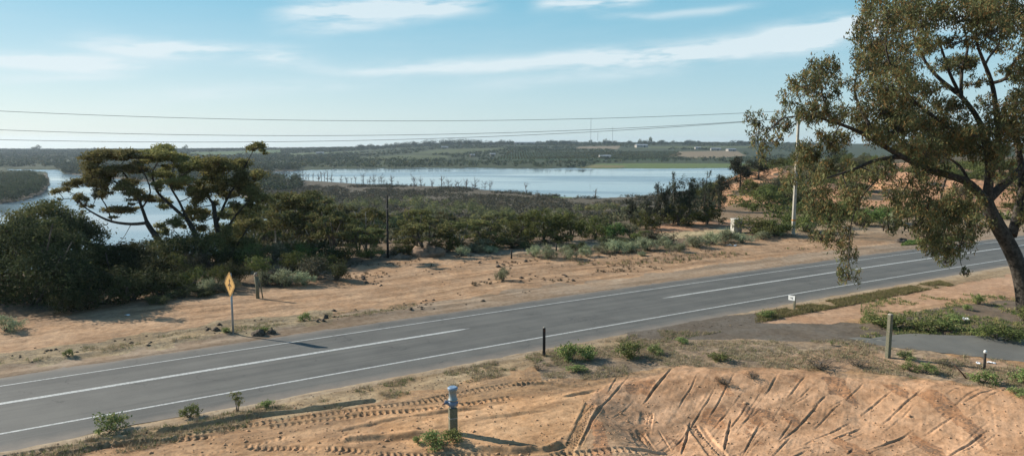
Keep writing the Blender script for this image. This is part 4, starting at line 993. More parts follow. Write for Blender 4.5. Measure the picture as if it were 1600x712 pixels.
# hills across the water
x, y, c = sample(26000, -420, 1320, 1085, 2850, rg); z = terr(x, y); px_, py_ = proj(x, y, z)
FIELDS = [[(915,264),(930,255),(1010,253),(1240,254),(1240,264)],[(1040,246),(1060,237),(1150,235),(1165,243),(1120,247)],[(640,240),(680,234),(780,231),(800,234),(720,240)],[(560,247),(640,242),(700,243),(700,248),(560,250)],[(900,232),(905,229),(970,228),(965,233)],[(290,243),(300,238),(440,234),(440,240)],[(990,229),(1180,228),(1180,231),(1000,232)],[(450,240),(560,236),(560,239),(460,244)]]
inf = np.zeros(len(x), bool)
for f in FIELDS: inf |= inpoly(px_, py_, f)
orch = inpoly(px_, py_, [(770,250),(800,238),(1060,236),(1070,242),(1040,250)])
den = fbm(x/160, y/110, 4)
k = (z > -29.8) & (~inf) & (~orch | (rg.random(len(x)) < .12)) & ((den > .0-(c < 560)*.14) | ((y > 2350) & (y < 2750) & (rg.random(len(x)) < .6)) | ((y < 1290) & (y > 1180-(c < 500)*100) & (rg.random(len(x)) < .75)))
x,y,z = x[k],y[k],z[k]; q = rg.uniform(.5,1.25,len(x)); print('far', len(x))
mass('far_woodland', np.stack([x,y,z+2.8*q],-1), np.stack([6*q,6*q,3.6*q],-1), 22, 2.6, M['wood'], 6, 'dark belts of trees over the hills across the lake and river', 'woodland', vb=.35)
x, y, c = sample(700, 560, 1240, 2380, 2640, rg); z = terr(x, y); kk = (fbm(c/18, y/400) > .0-.22*np.exp(-((c-720)/80)**2)); x,y,z,c = x[kk],y[kk],z[kk],c[kk]; q = rg.uniform(.5,1.2,len(x))*(1+.7*np.exp(-((c-715)/70)**2))
mass('ridge_woodland', np.stack([x,y,z+6*q],-1), np.stack([9*q,7*q,6.5*q],-1), 70, 3.0, M['wood'], 16, 'dark trees along the skyline of the far ridge', 'woodland', vb=.2)
# orchard rows on the far slope
rows = []
for r_ in range(0, 60):
    xs = np.arange(-250, 800, 6.); yy = 1330+r_*14+xs*.25
    rows.append(np.stack([xs, yy], -1))
rows = np.concatenate(rows); z = terr(rows[:,0], rows[:,1]); px_, py_ = proj(rows[:,0], rows[:,1], z); k = inpoly(px_, py_, [(770,249),(800,238),(1060,237),(1065,242),(1040,249)])
mass('orchard', np.stack([rows[k,0], rows[k,1], z[k]+1.4],-1), (2.6,2.6,1.6), 9, 2.0, M['dense'], 7, 'dark green orchard rows on the slope across the lake', 'orchard', vb=.15)
# lone trees one can pick out on the far skyline
for i,(a,hh,lab) in enumerate([(61,13,'wide lone tree standing above the far ridge at the left edge'),(152,7,'small tree on the far ridge left of the flat-topped gums'),(292,13,'round lone tree on the far ridge above the flat-topped gums'),(568,8,'tiny dark tree on the bare far ridge left of the wooded rise'),
    (648,9,'pale-topped tree at the left end of the wooded rise on the far ridge'),(1015,17,'tallest pointed tree on the far ridge right of the masts'),(998,12,'narrow dark tree on the far ridge between the masts and the tallest one'),(922,9,'dark tree at the foot of the tallest mast on the far ridge'),(945,12,'round dark clump-like tree between the masts on the far ridge')]):
    D = 2560; x = (a-800)/FPX*D; put('dense' if hh > 8 else 'pine', x, D, lab, 'tree', h=hh*1.5, w=hh*(1.5 if hh < 14 else 1.1)*(1.5 if a == 61 else 1))
# dead trees standing in the shallow edge of the lake
GD = 'dead trees standing in the shallows of the lake'
ds = [(437,277,10),(444,278,12),(452,276,12),(460,277,9),(467,279,12),(478,281,10),(489,282,12),(498,283,13),(512,284,16),(518,285,15),(533,285,13),(541,286,12),(549,286,10),(556,287,14),(566,287,9),(578,288,14),(586,289,13),(592,288,9),(604,289,8),(622,290,9)]
_d = np.random.default_rng(5)
ds += [(float(a), float(np.interp(a, [430,480,560,640,760], [277,281,287,290,297])+_d.uniform(-2,1.5)), float(_d.uniform(5,18))) for a in np.r_[_d.uniform(435,600,16), _d.uniform(600,790,10)]]
for a,b,hh in ds: putpx('dead', a, b, None, hh, 'small dead tree in the row along the near edge of the lake', 'dead tree', group=GD)
for a,b,hh,lab in [(647,293,22,'tall leaning dead tree at the lake edge, leftmost of the larger dead trees'),(658,294,20,'dead tree beside the tall leaning one at the lake edge'),(676,294,13,'thin dead tree between the two larger clumps at the lake edge'),(690,294,20,'forked dead tree at the lake edge left of the middle'),(700,295,19,'straight dead trunk at the lake edge'),
   (712,297,14,'short dead tree just left of the thickest one at the lake edge'),(716,298,18,'thickest dead tree with many bare limbs at the lake edge'),(739,298,12,'small dead tree right of the thickest one'),(742,297,21,'slim dead tree standing right of the thickest one'),(758,298,16,'many-branched dead tree, rightmost of the larger row'),
   (822,304,20,'dead tree with one tall bare limb before the green reed patch'),(840,305,9,'stumpy dead tree beside the green reed patch'),(930,310,16,'lone dead tree at the lake edge right of the green reed patch')]:
    putpx('dead', a, b, None, hh, lab, 'dead tree')

# ------------------------------------------------------------------ shrubs one can point at
SB = [ # saltbush beyond the road: foot px, py, width, height, label
 (448,446,36,28,'pale saltbush beside the dark bushes, nearest the sand right of the broken post'),(420,446,30,24,'pale saltbush just right of the broken post'),(474,444,34,22,'low grey saltbush left of the dark bush at the end of the roadside bushes'),(322,458,26,24,'small pale saltbush in the bushes behind the yellow sign, left of it'),
 (786,438,26,22,'lone saltbush standing on the open sand beyond the road'),(835,401,22,18,'small saltbush at the left end of the saltbush patch'),(856,403,32,22,'large pale saltbush second from the left in the patch by the fence'),(886,404,34,22,'wide pale saltbush in the middle of the left patch'),(915,400,24,18,'saltbush at the right end of the left patch'),
 (940,395,28,18,'grey saltbush right of the left patch'),(962,396,34,22,'full grey-green saltbush before the tan strip of ground'),(988,394,28,18,'saltbush right of the full grey-green one'),(1012,392,34,22,'saltbush below the orange sand patch, left of the small round one'),(1040,388,32,20,'saltbush behind the small round one'),
 (1060,393,20,15,'small round saltbush standing forward on the sand'),(1086,386,34,20,'saltbush under the orange sand patch, right of the small round one'),(1112,382,30,20,'saltbush left of the white concrete box'),(1132,378,28,22,'saltbush just in front of the white concrete box'),(1160,380,30,16,'saltbush right of the two scraps of white litter'),
 (1192,374,30,14,'low pale saltbush with a flat top left of the pale pole'),(1216,368,20,12,'tiny saltbush at the left of the foot of the pale pole'),(742,395,28,14,'low saltbush at the left of the fence posts on the sand edge'),(766,396,22,12,'flat saltbush beside the fence posts on the sand edge'),(722,400,22,16,'faded saltbush at the right end of the earth heap'),(1002,400,14,8,'tiny saltbush in front of the saltbush row'),
 (10,517,48,26,'grey saltbush at the left frame edge in front of the dark wattle'),(1395,352,28,22,'pale yellowish saltbush on the bank behind the leaning fence posts'),(1266,362,22,18,'light saltbush right of the foot of the pale pole')]
for a,b,w_,h_,lab in SB: putpx('salt', a, b, w_, h_, lab, 'saltbush')
BU = [('bush',300,452,40,36,'olive bush in the shade left of the yellow sign'),('dark',276,450,40,30,'dark low bush under the leftmost flat-topped gum'),('bush',340,446,36,34,'olive bush directly behind the yellow sign'),('dark',372,440,36,36,'dark bush between the yellow sign and the broken post'),('bush',405,432,40,36,'olive bush behind the broken post'),
 ('grey',490,436,44,36,'grey twiggy bush near the right end of the roadside bushes'),('bush',460,425,40,36,'green bush behind the pale saltbush'),('dark',524,438,38,34,'dark bush at the right end of the roadside bushes, with its shadow on the sand'),('bush',505,420,36,26,'olive bush behind the end of the roadside bushes'),
 ('bright',955,374,44,26,'bright green bush right of the round dark clump of trees'),('grey',985,372,34,24,'grey leafless-looking bush beside the bright green one'),('bright',1008,352,18,14,'small lime-green bush left of the orange sand patch'),('dense',1003,378,44,18,'low wide green bush behind the saltbush row'),
 ('bush',1180,366,56,28,'dark green bush hiding the right side of the white concrete box'),('bush',1214,366,48,26,'dark green bush left of the pale pole'),('bright',1226,352,26,18,'lighter green bush top behind the pale pole'),('bush',1258,362,50,34,'dark green bush right of the pale pole'),('bush',1296,356,44,26,'green bush behind the hanging foliage of the tall gum'),
 ('bush',1340,352,50,24,'green bush on the bank seen between the hanging branches'),('bright',1378,350,44,26,'bright bush on the bank left of the leaning fence posts'),('bush',1320,330,44,22,'olive bush on the lower orange bank'),('bush',1452,345,30,30,'bush behind the dense lower foliage of the tall gum'),('bush',1500,335,50,24,'bush on the bank left of the big trunk'),('bush',1585,330,40,18,'bush on the bank right of the big trunk'),
 ('dark',1250,318,56,22,'dark scrubby bush on the hillside above the pale pole'),('dark',1220,300,44,20,'dark scrubby bush higher up the hillside above the pale pole'),('dark',1142,372,22,14,'dark little bush at the foot of the white concrete box'),('dark',905,392,30,14,'dark low bush in the saltbush patch'),('dark',1330,300,50,18,'dark bush on the crest of the orange bank')]
for key,a,b,w_,h_,lab in BU: putpx(key, a, b, w_, h_, lab, 'bush')
for i,(key,a,b,w_,h_,lab) in enumerate([('dark',158,474,84,62,'large dark bush in the shade right of the largest wattle'),('dark',205,468,78,54,'dark bush under the loose wattle, with white scraps in front'),('dark',246,460,66,46,'dark bush right of the low bushy wattle at the sand edge'),('bush',180,440,80,50,'olive bush behind the shaded dark bushes at left'),
  ('dark',118,486,60,44,'dark bush in the deepest shade at the foot of the largest wattle'),('bush',222,436,60,40,'olive bush below the leftmost flat-topped gum'),('bush',262,430,56,34,'olive bush in front of the trunk of the leftmost flat-topped gum'),('grey',300,424,54,32,'grey bush at the trunk foot of the middle flat-topped gum'),
  ('bush',330,418,54,34,'olive bush between the trunks of the two right-hand flat-topped gums'),('dark',362,416,56,34,'dark bush at the trunk foot of the dense-crowned gum'),('bush',395,414,54,36,'green bush right of the dense-crowned gum'),('grey',425,412,54,34,'grey bush under the gum with forked pale trunks'),
  ('bush',455,408,54,34,'olive bush at the pale trunks of the spreading gum'),('bright',482,410,44,30,'lighter green bush right of the forked pale trunks'),('dark',512,410,50,34,'dark bush under the low gum with the pale leaning trunk'),('bush',540,410,44,28,'olive bush right of the low gum with the pale leaning trunk'),
  ('dark',244,474,36,14,'low dark bush spilling onto the sand in the long shadow'),('dark',284,466,44,18,'low dark bush on the sand edge left of the yellow sign'),('dark',320,462,36,12,'flat dark bush on the sand edge just left of the yellow sign'),('grey',430,440,44,22,'grey bush between the two pale saltbushes'),('grey',350,456,44,20,'grey bush on the sand edge right behind the yellow sign'),
  ('bush',580,404,34,20,'olive bush at the left foot of the thin dark pole'),('grey',622,400,26,14,'grey bush right of the foot of the thin dark pole'),('bush',640,398,44,20,'olive bush left of the long earth heap'),('bush',700,394,50,24,'olive bush behind the right end of the long earth heap'),('grey',735,390,50,20,'grey bush behind the left fence post'),('bush',770,388,60,24,'green bush behind the fence posts'),
  ('grey',800,388,40,16,'grey bush behind the middle fence post'),('dark',815,386,50,18,'dark low bush left of the round dark clump'),('grey',1030,380,50,20,'grey bush behind the saltbush row near the orange patch'),('dark',960,386,60,18,'dark low bush in front of the bright green one')]):
    putpx(key, a, b, w_, h_, lab, 'bush')
WE = [('weed',180,672,54,30,'twiggy green weed growing at the near road edge, leftmost in the foreground'),('weed',296,651,32,22,'round yellow-green weed at the near road edge'),('spindly',371,643,16,34,'tall thin yellowish weed at the near road edge'),('weed',418,636,20,12,'low green weed on the near verge right of the tall thin one'),
 ('weed',890,564,36,30,'dark green weed right of the black guide post'),('weed',920,561,34,22,'second green weed right of the black guide post'),('weed',985,559,44,26,'bright green weed in the middle of the near verge'),('weed',1024,554,28,16,'small bright weed right of the bright one on the near verge'),('weed',902,582,36,10,'flat green weed below the pair by the black guide post'),
 ('weed',1125,564,38,12,'low weed on the crest above the tyre marks'),('weed',680,697,52,28,'thick green weed round the left of the valve post foot'),('weed',716,690,42,24,'green weed round the right of the valve post foot'),('weed',654,692,18,12,'tiny dark weed left of the valve post'),('weed',475,501,20,14,'small bright weed at the far edge of the road'),
 ('weed',1416,562,30,12,'bright flat weed right of the square wooden post'),('weed',1446,584,28,18,'bright small weed on the crest between the two posts'),('weed',1424,580,30,14,'dull weed on the crest below the driveway'),('weed',1535,598,44,22,'bright green round weed below the short capped post'),('weed',1592,596,44,24,'dull green weed at the right frame edge'),('weed',1590,618,34,12,'yellowish weed low at the right frame edge'),
 ('bush',1562,533,66,30,'dark green bush between the driveway and the big trunk'),('weed',1395,512,60,20,'dark green weed behind the square wooden post'),('weed',1370,506,34,16,'green weed left of the square wooden post'),('weed',1440,516,50,16,'straggly weed in the litter right of the square wooden post'),('weed',1470,516,46,18,'green weed left of the white litter by the driveway'),
 ('weed',1528,475,20,15,'bright weed on the sand below the road, left of the big trunk'),('weed',1510,484,16,9,'tiny weed on the sand beside the bright one'),('weed',1594,500,44,24,'leafy weed at the foot of the big trunk'),('weed',1490,503,34,12,'pale weed by the litter in front of the sand'),('weed',1062,537,22,10,'dark weed at the edge of the gravel apron'),('weed',1200,496,26,12,'weed at the corner of the gravel apron'),
 ('weed',412,520,22,10,'dark weed right of the yellow sign at the far road edge'),('weed',352,520,16,9,'small dark weed at the foot of the yellow sign'),('weed',106,556,16,12,'small green weed in the far verge near the left edge'),('spindly',1300,540,8,8,'short stalk weed on the gravel'),
 ('deadbush',1280,576,56,18,'grey dead bush on the crest left of the square wooden post'),('deadbush',1340,572,40,14,'grey dead bush on the crest beside the square wooden post'),('deadbush',1480,572,40,12,'grey dead twigs right of the bright small weed'),('deadbush',840,578,22,12,'grey dead bush at the foot of the black guide post'),('deadbush',1175,590,30,10,'dark dead twigs on the bank of loose sand'),('deadbush',1130,600,34,10,'brown dead twigs at the top of the tyre marks')]
for key,a,b,w_,h_,lab in WE: putpx(key, a, b, w_, h_, lab, 'weed' if key != 'bush' else 'bush')

# dry grass and litter that nobody could count
def tufts(name, x, y, hgt, per, m, seed, label, cat, green=.1, wid=.02, vb=.5):
    rg = np.random.default_rng(seed); n = len(x); idx = np.repeat(np.arange(n), per); N = len(idx); z = terr(x, y)
    hs = hgt*rg.uniform(.4,1.3,n)[idx]; a = rg.uniform(0,6.28,N); lean = rg.uniform(.1,1.0,N)
    bx = x[idx]+rg.normal(0,.05,N); by = y[idx]+rg.normal(0,.05,N); bz = z[idx]-.01
    tx = bx+np.cos(a)*lean*hs; ty = by+np.sin(a)*lean*hs; tz = bz+hs*np.sqrt(np.maximum(.1,1-.6*lean**2))
    px_ = -np.sin(a)*wid*.5; py_ = np.cos(a)*wid*.5
    V = np.stack([np.stack([bx-px_,by-py_,bz],-1), np.stack([bx+px_,by+py_,bz],-1), np.stack([tx+px_*.3,ty+py_*.3,tz],-1), np.stack([tx-px_*.3,ty-py_*.3,tz],-1)],1).reshape(-1,3)
    tv = rg.random(n); v = np.clip(vb+.5*(tv[idx]-.5)+rg.uniform(-.2,.2,N), 0, 1); o = (rg.random(n) < green)[idx].astype(float)
    return tag(link(name, leafmesh(name, V, v, o, m)), label, cat, kind='stuff')
rg = np.random.default_rng(91)
def along(n, xa, xb, oa, ob, thr=-1, ns=1.2):
    x = rg.uniform(xa, xb, n); o = rg.uniform(oa, ob, n); y = road_y(x)+o/.853; k = fbm(x/ns, y/ns+5) > thr; return x[k], y[k]
x1_, y1_ = along(8000, -20, 12, -7.6, -5.75, .02); x2_, y2_ = along(2600, -24, -6, 5.4, 7.6, .02)
tufts('dry_grass', np.r_[x1_,x2_], np.r_[y1_,y2_], .11, 7, M['dry'], 1, 'short dry grass along both verges of the road', 'dry grass', .2, .018, .55)
cx, cy = [], []
while len(cx) < 5200:
    a = rg.uniform(800,1600,4000); b = rg.uniform(525,612,4000); gx_, gy_ = G(a, b)
    k = inpoly(a, b, [(840,562),(1000,532),(1340,534),(1560,562),(1600,572),(1600,612),(1460,592),(1330,576),(1050,571),(930,590),(850,590)]) & (fbm(gx_/1.2, gy_/1.2) > -.03)
    cx += list(gx_[k]); cy += list(gy_[k])
tufts('dead_grass', np.array(cx), np.array(cy), .10, 6, M['dry'], 2, 'dead grass and twigs on the crest above the loose sand', 'dead grass', .07, .02, .45)
x3, y3 = along(6500, 13, 31, -7.3, -6.0, -.14, 1.3); k = proj(x3, y3, 0*x3)[0] > 1188+rg.uniform(-8,8,len(x3)); x3, y3 = x3[k], y3[k]
tufts('green_verge_grass', x3, y3, .12, 7, M['verge'], 3, 'green and yellow grass strip on the near verge before the white marker sign', 'grass', .3, .03, .75)
gx_, gy_ = G(rg.uniform(1345,1640,3600), rg.uniform(462,530,3600)); k = fbm(gx_/1.5+4, gy_/1.5) > -.04
tufts('ground_litter_grass', gx_[k], gy_[k], .14, 7, M['weed'], 4, 'patchy weeds and grass in the leaf litter under the tall gum', 'weeds', .35, .03, .2)
x5, y5 = G(rg.uniform(1400,1500,1500), rg.uniform(373,384,1500)); k = inpoly(*proj(x5,y5,0*x5), [(1408,384),(1420,378),(1460,373),(1500,371),(1500,377),(1460,381)])
tufts('far_verge_grass', x5[k], y5[k], .25, 8, M['bright'], 6, 'green grass patch with a dark lower edge on the far verge under the tall gum', 'grass', .1, .05, .5)
gx_, gy_ = G(rg.uniform(540,1120,2600), rg.uniform(392,448,2600)); k = (fbm(gx_/2.2, gy_/2.2+30) > .13) & (road_off(gx_,gy_) > 7.5)
tufts('dead_tufts', gx_[k], gy_[k], .16, 9, M['scrub'], 8, 'low dead brown tufts scattered over the open sand beyond the road', 'dead grass', .2, .03, .6)
gx_, gy_ = G(rg.uniform(900,1300,1500), rg.uniform(376,412,1500)); k = (fbm(gx_/4, gy_/2+60) > .0) & (road_off(gx_,gy_) > 9)
tufts('tan_tufts', gx_[k], gy_[k], .20, 9, M['dry'], 9, 'dry tan grass at the back edge of the sand near the white box', 'dry grass', .3, .03, .3)
def stones(name, x, y, size, m, seed, label, cat):
    rg = np.random.default_rng(seed); n = len(x); z = terr(x, y)
    base = np.array([(1,0,0),(0,1,0),(-1,0,0),(0,-1,0),(0,0,1),(0,0,-1)], float); F0 = np.array([(0,1,4),(1,2,4),(2,3,4),(3,0,4),(1,0,5),(2,1,5),(3,2,5),(0,3,5)])
    s = size*np.exp(rg.normal(0,.45,n)); V = base[None]*rg.uniform(.5,1.2,(n,6,1))*s[:,None,None]*np.array((1,1,.6)); a = rg.uniform(0,6.28,n); ca, sa = np.cos(a)[:,None], np.sin(a)[:,None]
    V = np.stack([V[...,0]*ca-V[...,1]*sa+x[:,None], V[...,0]*sa+V[...,1]*ca+y[:,None], V[...,2]+(z+s*.15)[:,None]], -1)
    F = (F0[None]+(np.arange(n)*6)[:,None,None]).reshape(-1,3); return tag(link(name, mesh_np(name, V.reshape(-1,3), F, m)), label, cat, kind='stuff')
a1_, b1_ = along(260, -24, -5, 5.2, 8.0, .05, .9); a2_, b2_ = along(90, -24, 3, 4.6, 9, .1, 2); gx_, gy_ = G(rg.uniform(560,1010,260), rg.uniform(405,445,260)); k = fbm(gx_/3, gy_/3) > .04
stones('earth_clods', np.r_[a1_,a2_,gx_[k]], np.r_[b1_,b2_,gy_[k]], .10, M['clod'], 5, 'dark earth clods scattered on the sand beyond the road', 'clods')
gx_, gy_ = G(rg.uniform(0,1600,2600), rg.uniform(590,712,2600)); k = (road_off(gx_,gy_) < -6.2); stones('pebbles', gx_[k], gy_[k], .032, M['orange_rock'], 6, 'small orange stones and lumps over the near sand', 'pebbles')
x9, y9 = along(1500, -20, 25, -7.4, -5.6); stones('verge_gravel', x9, y9, .022, M['clod'], 7, 'fine dark gravel along the near road edge', 'gravel')
def lump(name, px, py, w, h, m, seed, label, cat, depth=1.0, rz=0.0):
    """a rough earth heap or boulder standing on the ground"""
    x, y, z = hit(px, py); k = y/FPX; a, b, c_ = w*k/2, w*k/2*depth, h*k; V = []; F = []; n, mrows = 22, 7
    for i in range(mrows):
        t = i/(mrows-1)
        for j in range(n):
            an = 2*math.pi*j/n; q = math.cos(t*math.pi/2)**.8; nn = 1+.45*float(fbm(np.array([an*1.3+seed*3]), np.array([t*3.+seed]))[0])*2
            X = math.cos(an)*a*q*nn; Y = math.sin(an)*b*q*nn; V.append((X*math.cos(rz)-Y*math.sin(rz), X*math.sin(rz)+Y*math.cos(rz), c_*math.sin(t*math.pi/2)*nn*(.7+.9*float(vnoise(np.array([an*1.1+seed]), np.array([seed*2.]))[0]))-.05*(i == 0)))
    for i in range(mrows-1):
        for j in range(n): F.append((i*n+j, i*n+(j+1)%n, (i+1)*n+(j+1)%n, (i+1)*n+j))
    F.append(tuple((mrows-1)*n+j for j in range(n)))
    o = MB().add(V, F).build(name, m, None, True); o.location = (x, y, z); return tag(o, label, cat)
lump('earth_heap', 668, 400, 58, 11, M['heap'], 1, 'long brown earth heap at the back edge of the sand below the forked mallee', 'earth heap', .7)
lump('earth_heap', 628, 404, 30, 6, M['heap'], 2, 'low brown earth heap left of the long one, at the back edge of the sand', 'earth heap', .7)
for i,(a,b,w_,h_,lab) in enumerate([(404,524,22,7,'dark clump of earth right of the yellow sign, largest at the road edge'),(424,521,14,6,'small dark clump of earth beside the largest one at the road edge'),(600,402,14,5,'pale stone at the foot of the thin dark pole'),(510,498,8,5,'small dark lump right of the bright weed across the road'),
    (1408,378,22,4,'dark lump of earth at the far road edge under the tall gum')]):
    lump('earth_clump' if 'stone' not in lab else 'stone', a, b, w_, h_, M['clod'] if 'stone' not in lab else M['rock'], 11+i, lab, 'stone' if 'stone' in lab else 'earth', .8)
def litter(px, py, w, lab, flat=.35):
    x, y, z = hit(px, py); k = y/FPX; s = w*k; rg = np.random.default_rng(int(px)); g = 7; V = []; F = []
    for i in range(g):
        for j in range(g): V.append(((i/(g-1)-.5)*s, (j/(g-1)-.5)*s*.6, .02+abs(rg.normal(0,s*flat*.35))*(1-abs(i/(g-1)-.5)*1.5)))
    for i in range(g-1):
        for j in range(g-1): F.append((i*g+j,(i+1)*g+j,(i+1)*g+j+1,i*g+j+1))
    me = MB().add(V, F).mesh('plastic_bag', M['litter']); o = link('plastic_bag', me); o.location = (x,y,z); o.rotation_euler[2] = rg.uniform(0,3)
    sol = o.modifiers.new('thickness','SOLIDIFY'); sol.thickness = .004; tag(o, lab, 'litter')
for a,b,w_,lab in [(1508,499,15,'crumpled white plastic lying in the litter behind the driveway'),(1140,384,8,'left scrap of white litter below the white concrete box'),(1149,384,8,'right scrap of white litter below the white concrete box'),(153,470,10,'white plastic scrap in the shade under the dark bushes'),(199,493,8,'second white scrap out in the long shadow on the sand'),(974,551,8,'small white scrap beside the bright green weed'),(1549,567,12,'white rubbish beside the short capped post'),(1528,568,10,'pale rubbish left of the short capped post'),(1516,541,7,'small white scrap at the driveway edge')]:
    litter(a, b, w_, lab)

# ------------------------------------------------------------------ posts, signs, pipes
def at(px, py): x, y, z = hit(px, py); return x, y, z, y/FPX/cT
# yellow diamond warning sign, seen at a slant, facing the traffic from the left
x, y, z, k = at(363, 521); fa = R(224); root = thing('warning_sign', 'yellow diamond road warning sign on a grey pole at the far road edge', 'road sign', (x,y,z), fa+math.pi/2)
ph = 100*k; hd = 21.0*k; cz = ph-hd
def dia(s, r=.10):
    pts = []
    for c0 in range(4):
        a0 = math.pi/2*c0+math.pi/2; cx_, cz_ = math.cos(a0)*(s-r*1.414), math.sin(a0)*(s-r*1.414)
        for t in (-.5,0,.5): a1 = a0+t*math.pi/2*.98; pts.append((cx_+math.cos(a1)*r, cz_+math.sin(a1)*r))
    return pts
fr = lambda a,b,d: (a, -d, cz+b)
MB().tube([(0,.05,-.3),(0,.05,ph-.12)], .055, 10).build('pole', M['steel'], root, True)
pl = MB().prism(dia(hd), 0, .012, fr).build('sign_plate', M['yellow'], root)
o_ = dia(hd*.93, .08); i_ = dia(hd*.87, .07); n = len(o_); b_ = MB(); V = [fr(a,b,.0155) for a,b in o_]+[fr(a,b,.0155) for a,b in i_]
b_.add(V, [(j,(j+1)%n,n+(j+1)%n,n+j) for j in range(n)]).build('border', M['black'], pl)
s_ = hd; sy = MB()
sy.prism([(-.06*s_,-.42*s_),(.06*s_,-.42*s_),(.06*s_,.24*s_),(-.06*s_,.24*s_)], .012, .016, fr)
sy.prism([(-.15*s_,.24*s_),(.15*s_,.24*s_),(0,.46*s_)], .0121, .0161, fr)
sy.prism([(-.30*s_,-.20*s_),(-.061*s_,-.06*s_),(-.061*s_,.07*s_),(-.30*s_,-.07*s_)], .0122, .0162, fr)
sy.prism([(.061*s_,-.06*s_),(.30*s_,-.20*s_),(.30*s_,-.07*s_),(.061*s_,.07*s_)], .0122, .0162, fr)
sy.build('symbol', M['black'], pl); MB().box((0,.03,cz+.25),(.14,.05,.04)).box((0,.03,cz-.25),(.14,.05,.04)).build('bracket', M['steel'], root)
# broken timber post with strut by the bushes
x, y, z, k = at(403, 466); root = thing('timber_post', 'weathered timber post with a broken white top beside the pale saltbush', 'post', (x,y,z)); MB().tube([(0,0,-.3),(-.02,0,20*k),(-.10,0,36*k)], [.12,.11,.09], 9).build('post', M['post'], root, True)
MB().tube([(-.10,0,36*k),(-.06,0,40*k),(0,0,42*k)], [.12,.10,.03], 7).build('broken_top', M['bark_pale'], root, True); MB().tube([(.30,.1,-.2),(.20,.05,20*k),(.02,0,34*k)], .04, 6).build('strut', M['post'], root, True)
# black guide post
x, y, z, k = at(850, 556); root = thing('guide_post', 'black guide post with a pale cap standing at the near road edge', 'guide post', (x,y,z), .3)
MB().box((0,0,23*k-.15),(.135,.09,46*k+.3), bev=.03).build('post', M['blackpost'], root); MB().box((0,0,47*k-.01),(.12,.08,.06), taper=.7, bev=.02).build('cap', M['concrete'], root)
MB().box((0,-.048,42*k),(.07,.006,.10)).build('reflector', M['rust'], root)
# valve on a post
x, y, z, k = at(708, 676); root = thing('valve_post', 'blue-grey air valve on top of a dark timber post in the near sand', 'valve', (x,y,z), 0); hp = 42*k
MB().box((0,0,hp*.5-.1),(13*k,11*k,hp+.2), .35, bev=.02).build('post', M['post'], root); MB().box((0,0,hp*.62),(13.6*k,11.6*k,.03), .35, bev=.02).build('strap', M['steel'], root)
MB().lathe((-.5*k,0,hp-.02), [(3.2*k,0),(3.2*k,4*k),(6.5*k,5*k),(7.5*k,8*k),(7*k,12*k),(4.5*k,14*k)], 24).build('valve_body', M['blue'], root, True)
cyl = MB().lathe((0,0,hp+13*k), [(7.6*k,0),(7.8*k,2*k),(6.3*k,2.4*k),(6.3*k,16*k),(7.6*k,16.6*k),(7.8*k,19.5*k)], 28).build('cylinder', M['bluegrey'], root, True)
MB().lathe((0,0,hp+32.3*k), [(8.3*k,0),(8.5*k,1.2*k),(6.5*k,3*k)], 28).build('cap', M['rim'], cyl, True)
MB().tube([(-6*k,0,hp+9*k),(-12*k,-1*k,hp+9.5*k)], [3.6*k,3.0*k], 14).tube([(-12*k,-1*k,hp+9.5*k),(-12.8*k,-1.1*k,hp+9.6*k)], [4.2*k,4.2*k], 14).build('outlet', M['blue'], root, True)
MB().tube([(-12.8*k,-1.1*k,hp+8.5*k),(-16.5*k,-1.4*k,hp+6*k)], [1.8*k,1.4*k], 10).build('outlet_cap', M['brass'], root, True)
MB().tube([(5*k,0,hp+9*k),(8.5*k,0,hp+9*k)], [2.6*k,2.2*k], 12).build('side_port', M['blue'], root, True)
# white marker sign
x, y, z, k = at(1241, 484); root = thing('marker_sign', 'small white marker plate on a thin brown post in the green verge grass', 'marker sign', (x,y,z), -.85)
MB().box((0,0,11*k-.1),(.10,.10,22*k+.2), bev=.01).build('post', M['post'], root); pl = MB().box((-.16,-.062,19*k),(11*k,.02,7.5*k), bev=.004).build('plate', M['white'], root)
MB().box((-.17,-.0745,19.3*k),(.16,.004,.055)).box((-.12,-.0746,18.4*k),(.04,.004,.14)).build('mark', simple('marker_grey', (.25,.27,.28)), pl)
# square wooden post, short capped post
x, y, z, k = at(1387, 559); root = thing('wooden_post', 'tall square weathered wooden post at the left end of the driveway', 'post', (x,y,z), .45)
MB().box((0,0,35*k-.15),(6.6*k,6.6*k,70*k+.3), taper=.95, bev=.02).build('post', M['post'], root); MB().box((0,0,70.6*k),(5.9*k,5.9*k,.04), taper=.85, bev=.02).build('weathered_top', M['bark_pale'], root)
x, y, z, k = at(1538, 576); root = thing('capped_post', 'short thin dark post with a rounded white cap in front of the driveway', 'post', (x,y,z))
MB().tube([(0,0,-.2),(-.02,0,27*k)], .055, 10).build('post', M['creosote'], root, True); MB().lathe((-.02,0,26*k), [(.062,0),(.07,.07),(.055,.12),(.02,.14)], 14).build('cap', M['white'], root, True)
# stick of rusted iron leaning in the sand
x, y, z, k = at(1512, 592); mb = MB().tube([(0,0,-.05),(-.25,.1,.28),(-.52,.15,.56)], [.028,.03,.02], 7); o = mb.build('leaning_bar', M['rust'], None, True); o.location = (x,y,z); tag(o, 'thin rusted bar leaning out of the sand left of the bright green weed', 'iron bar')
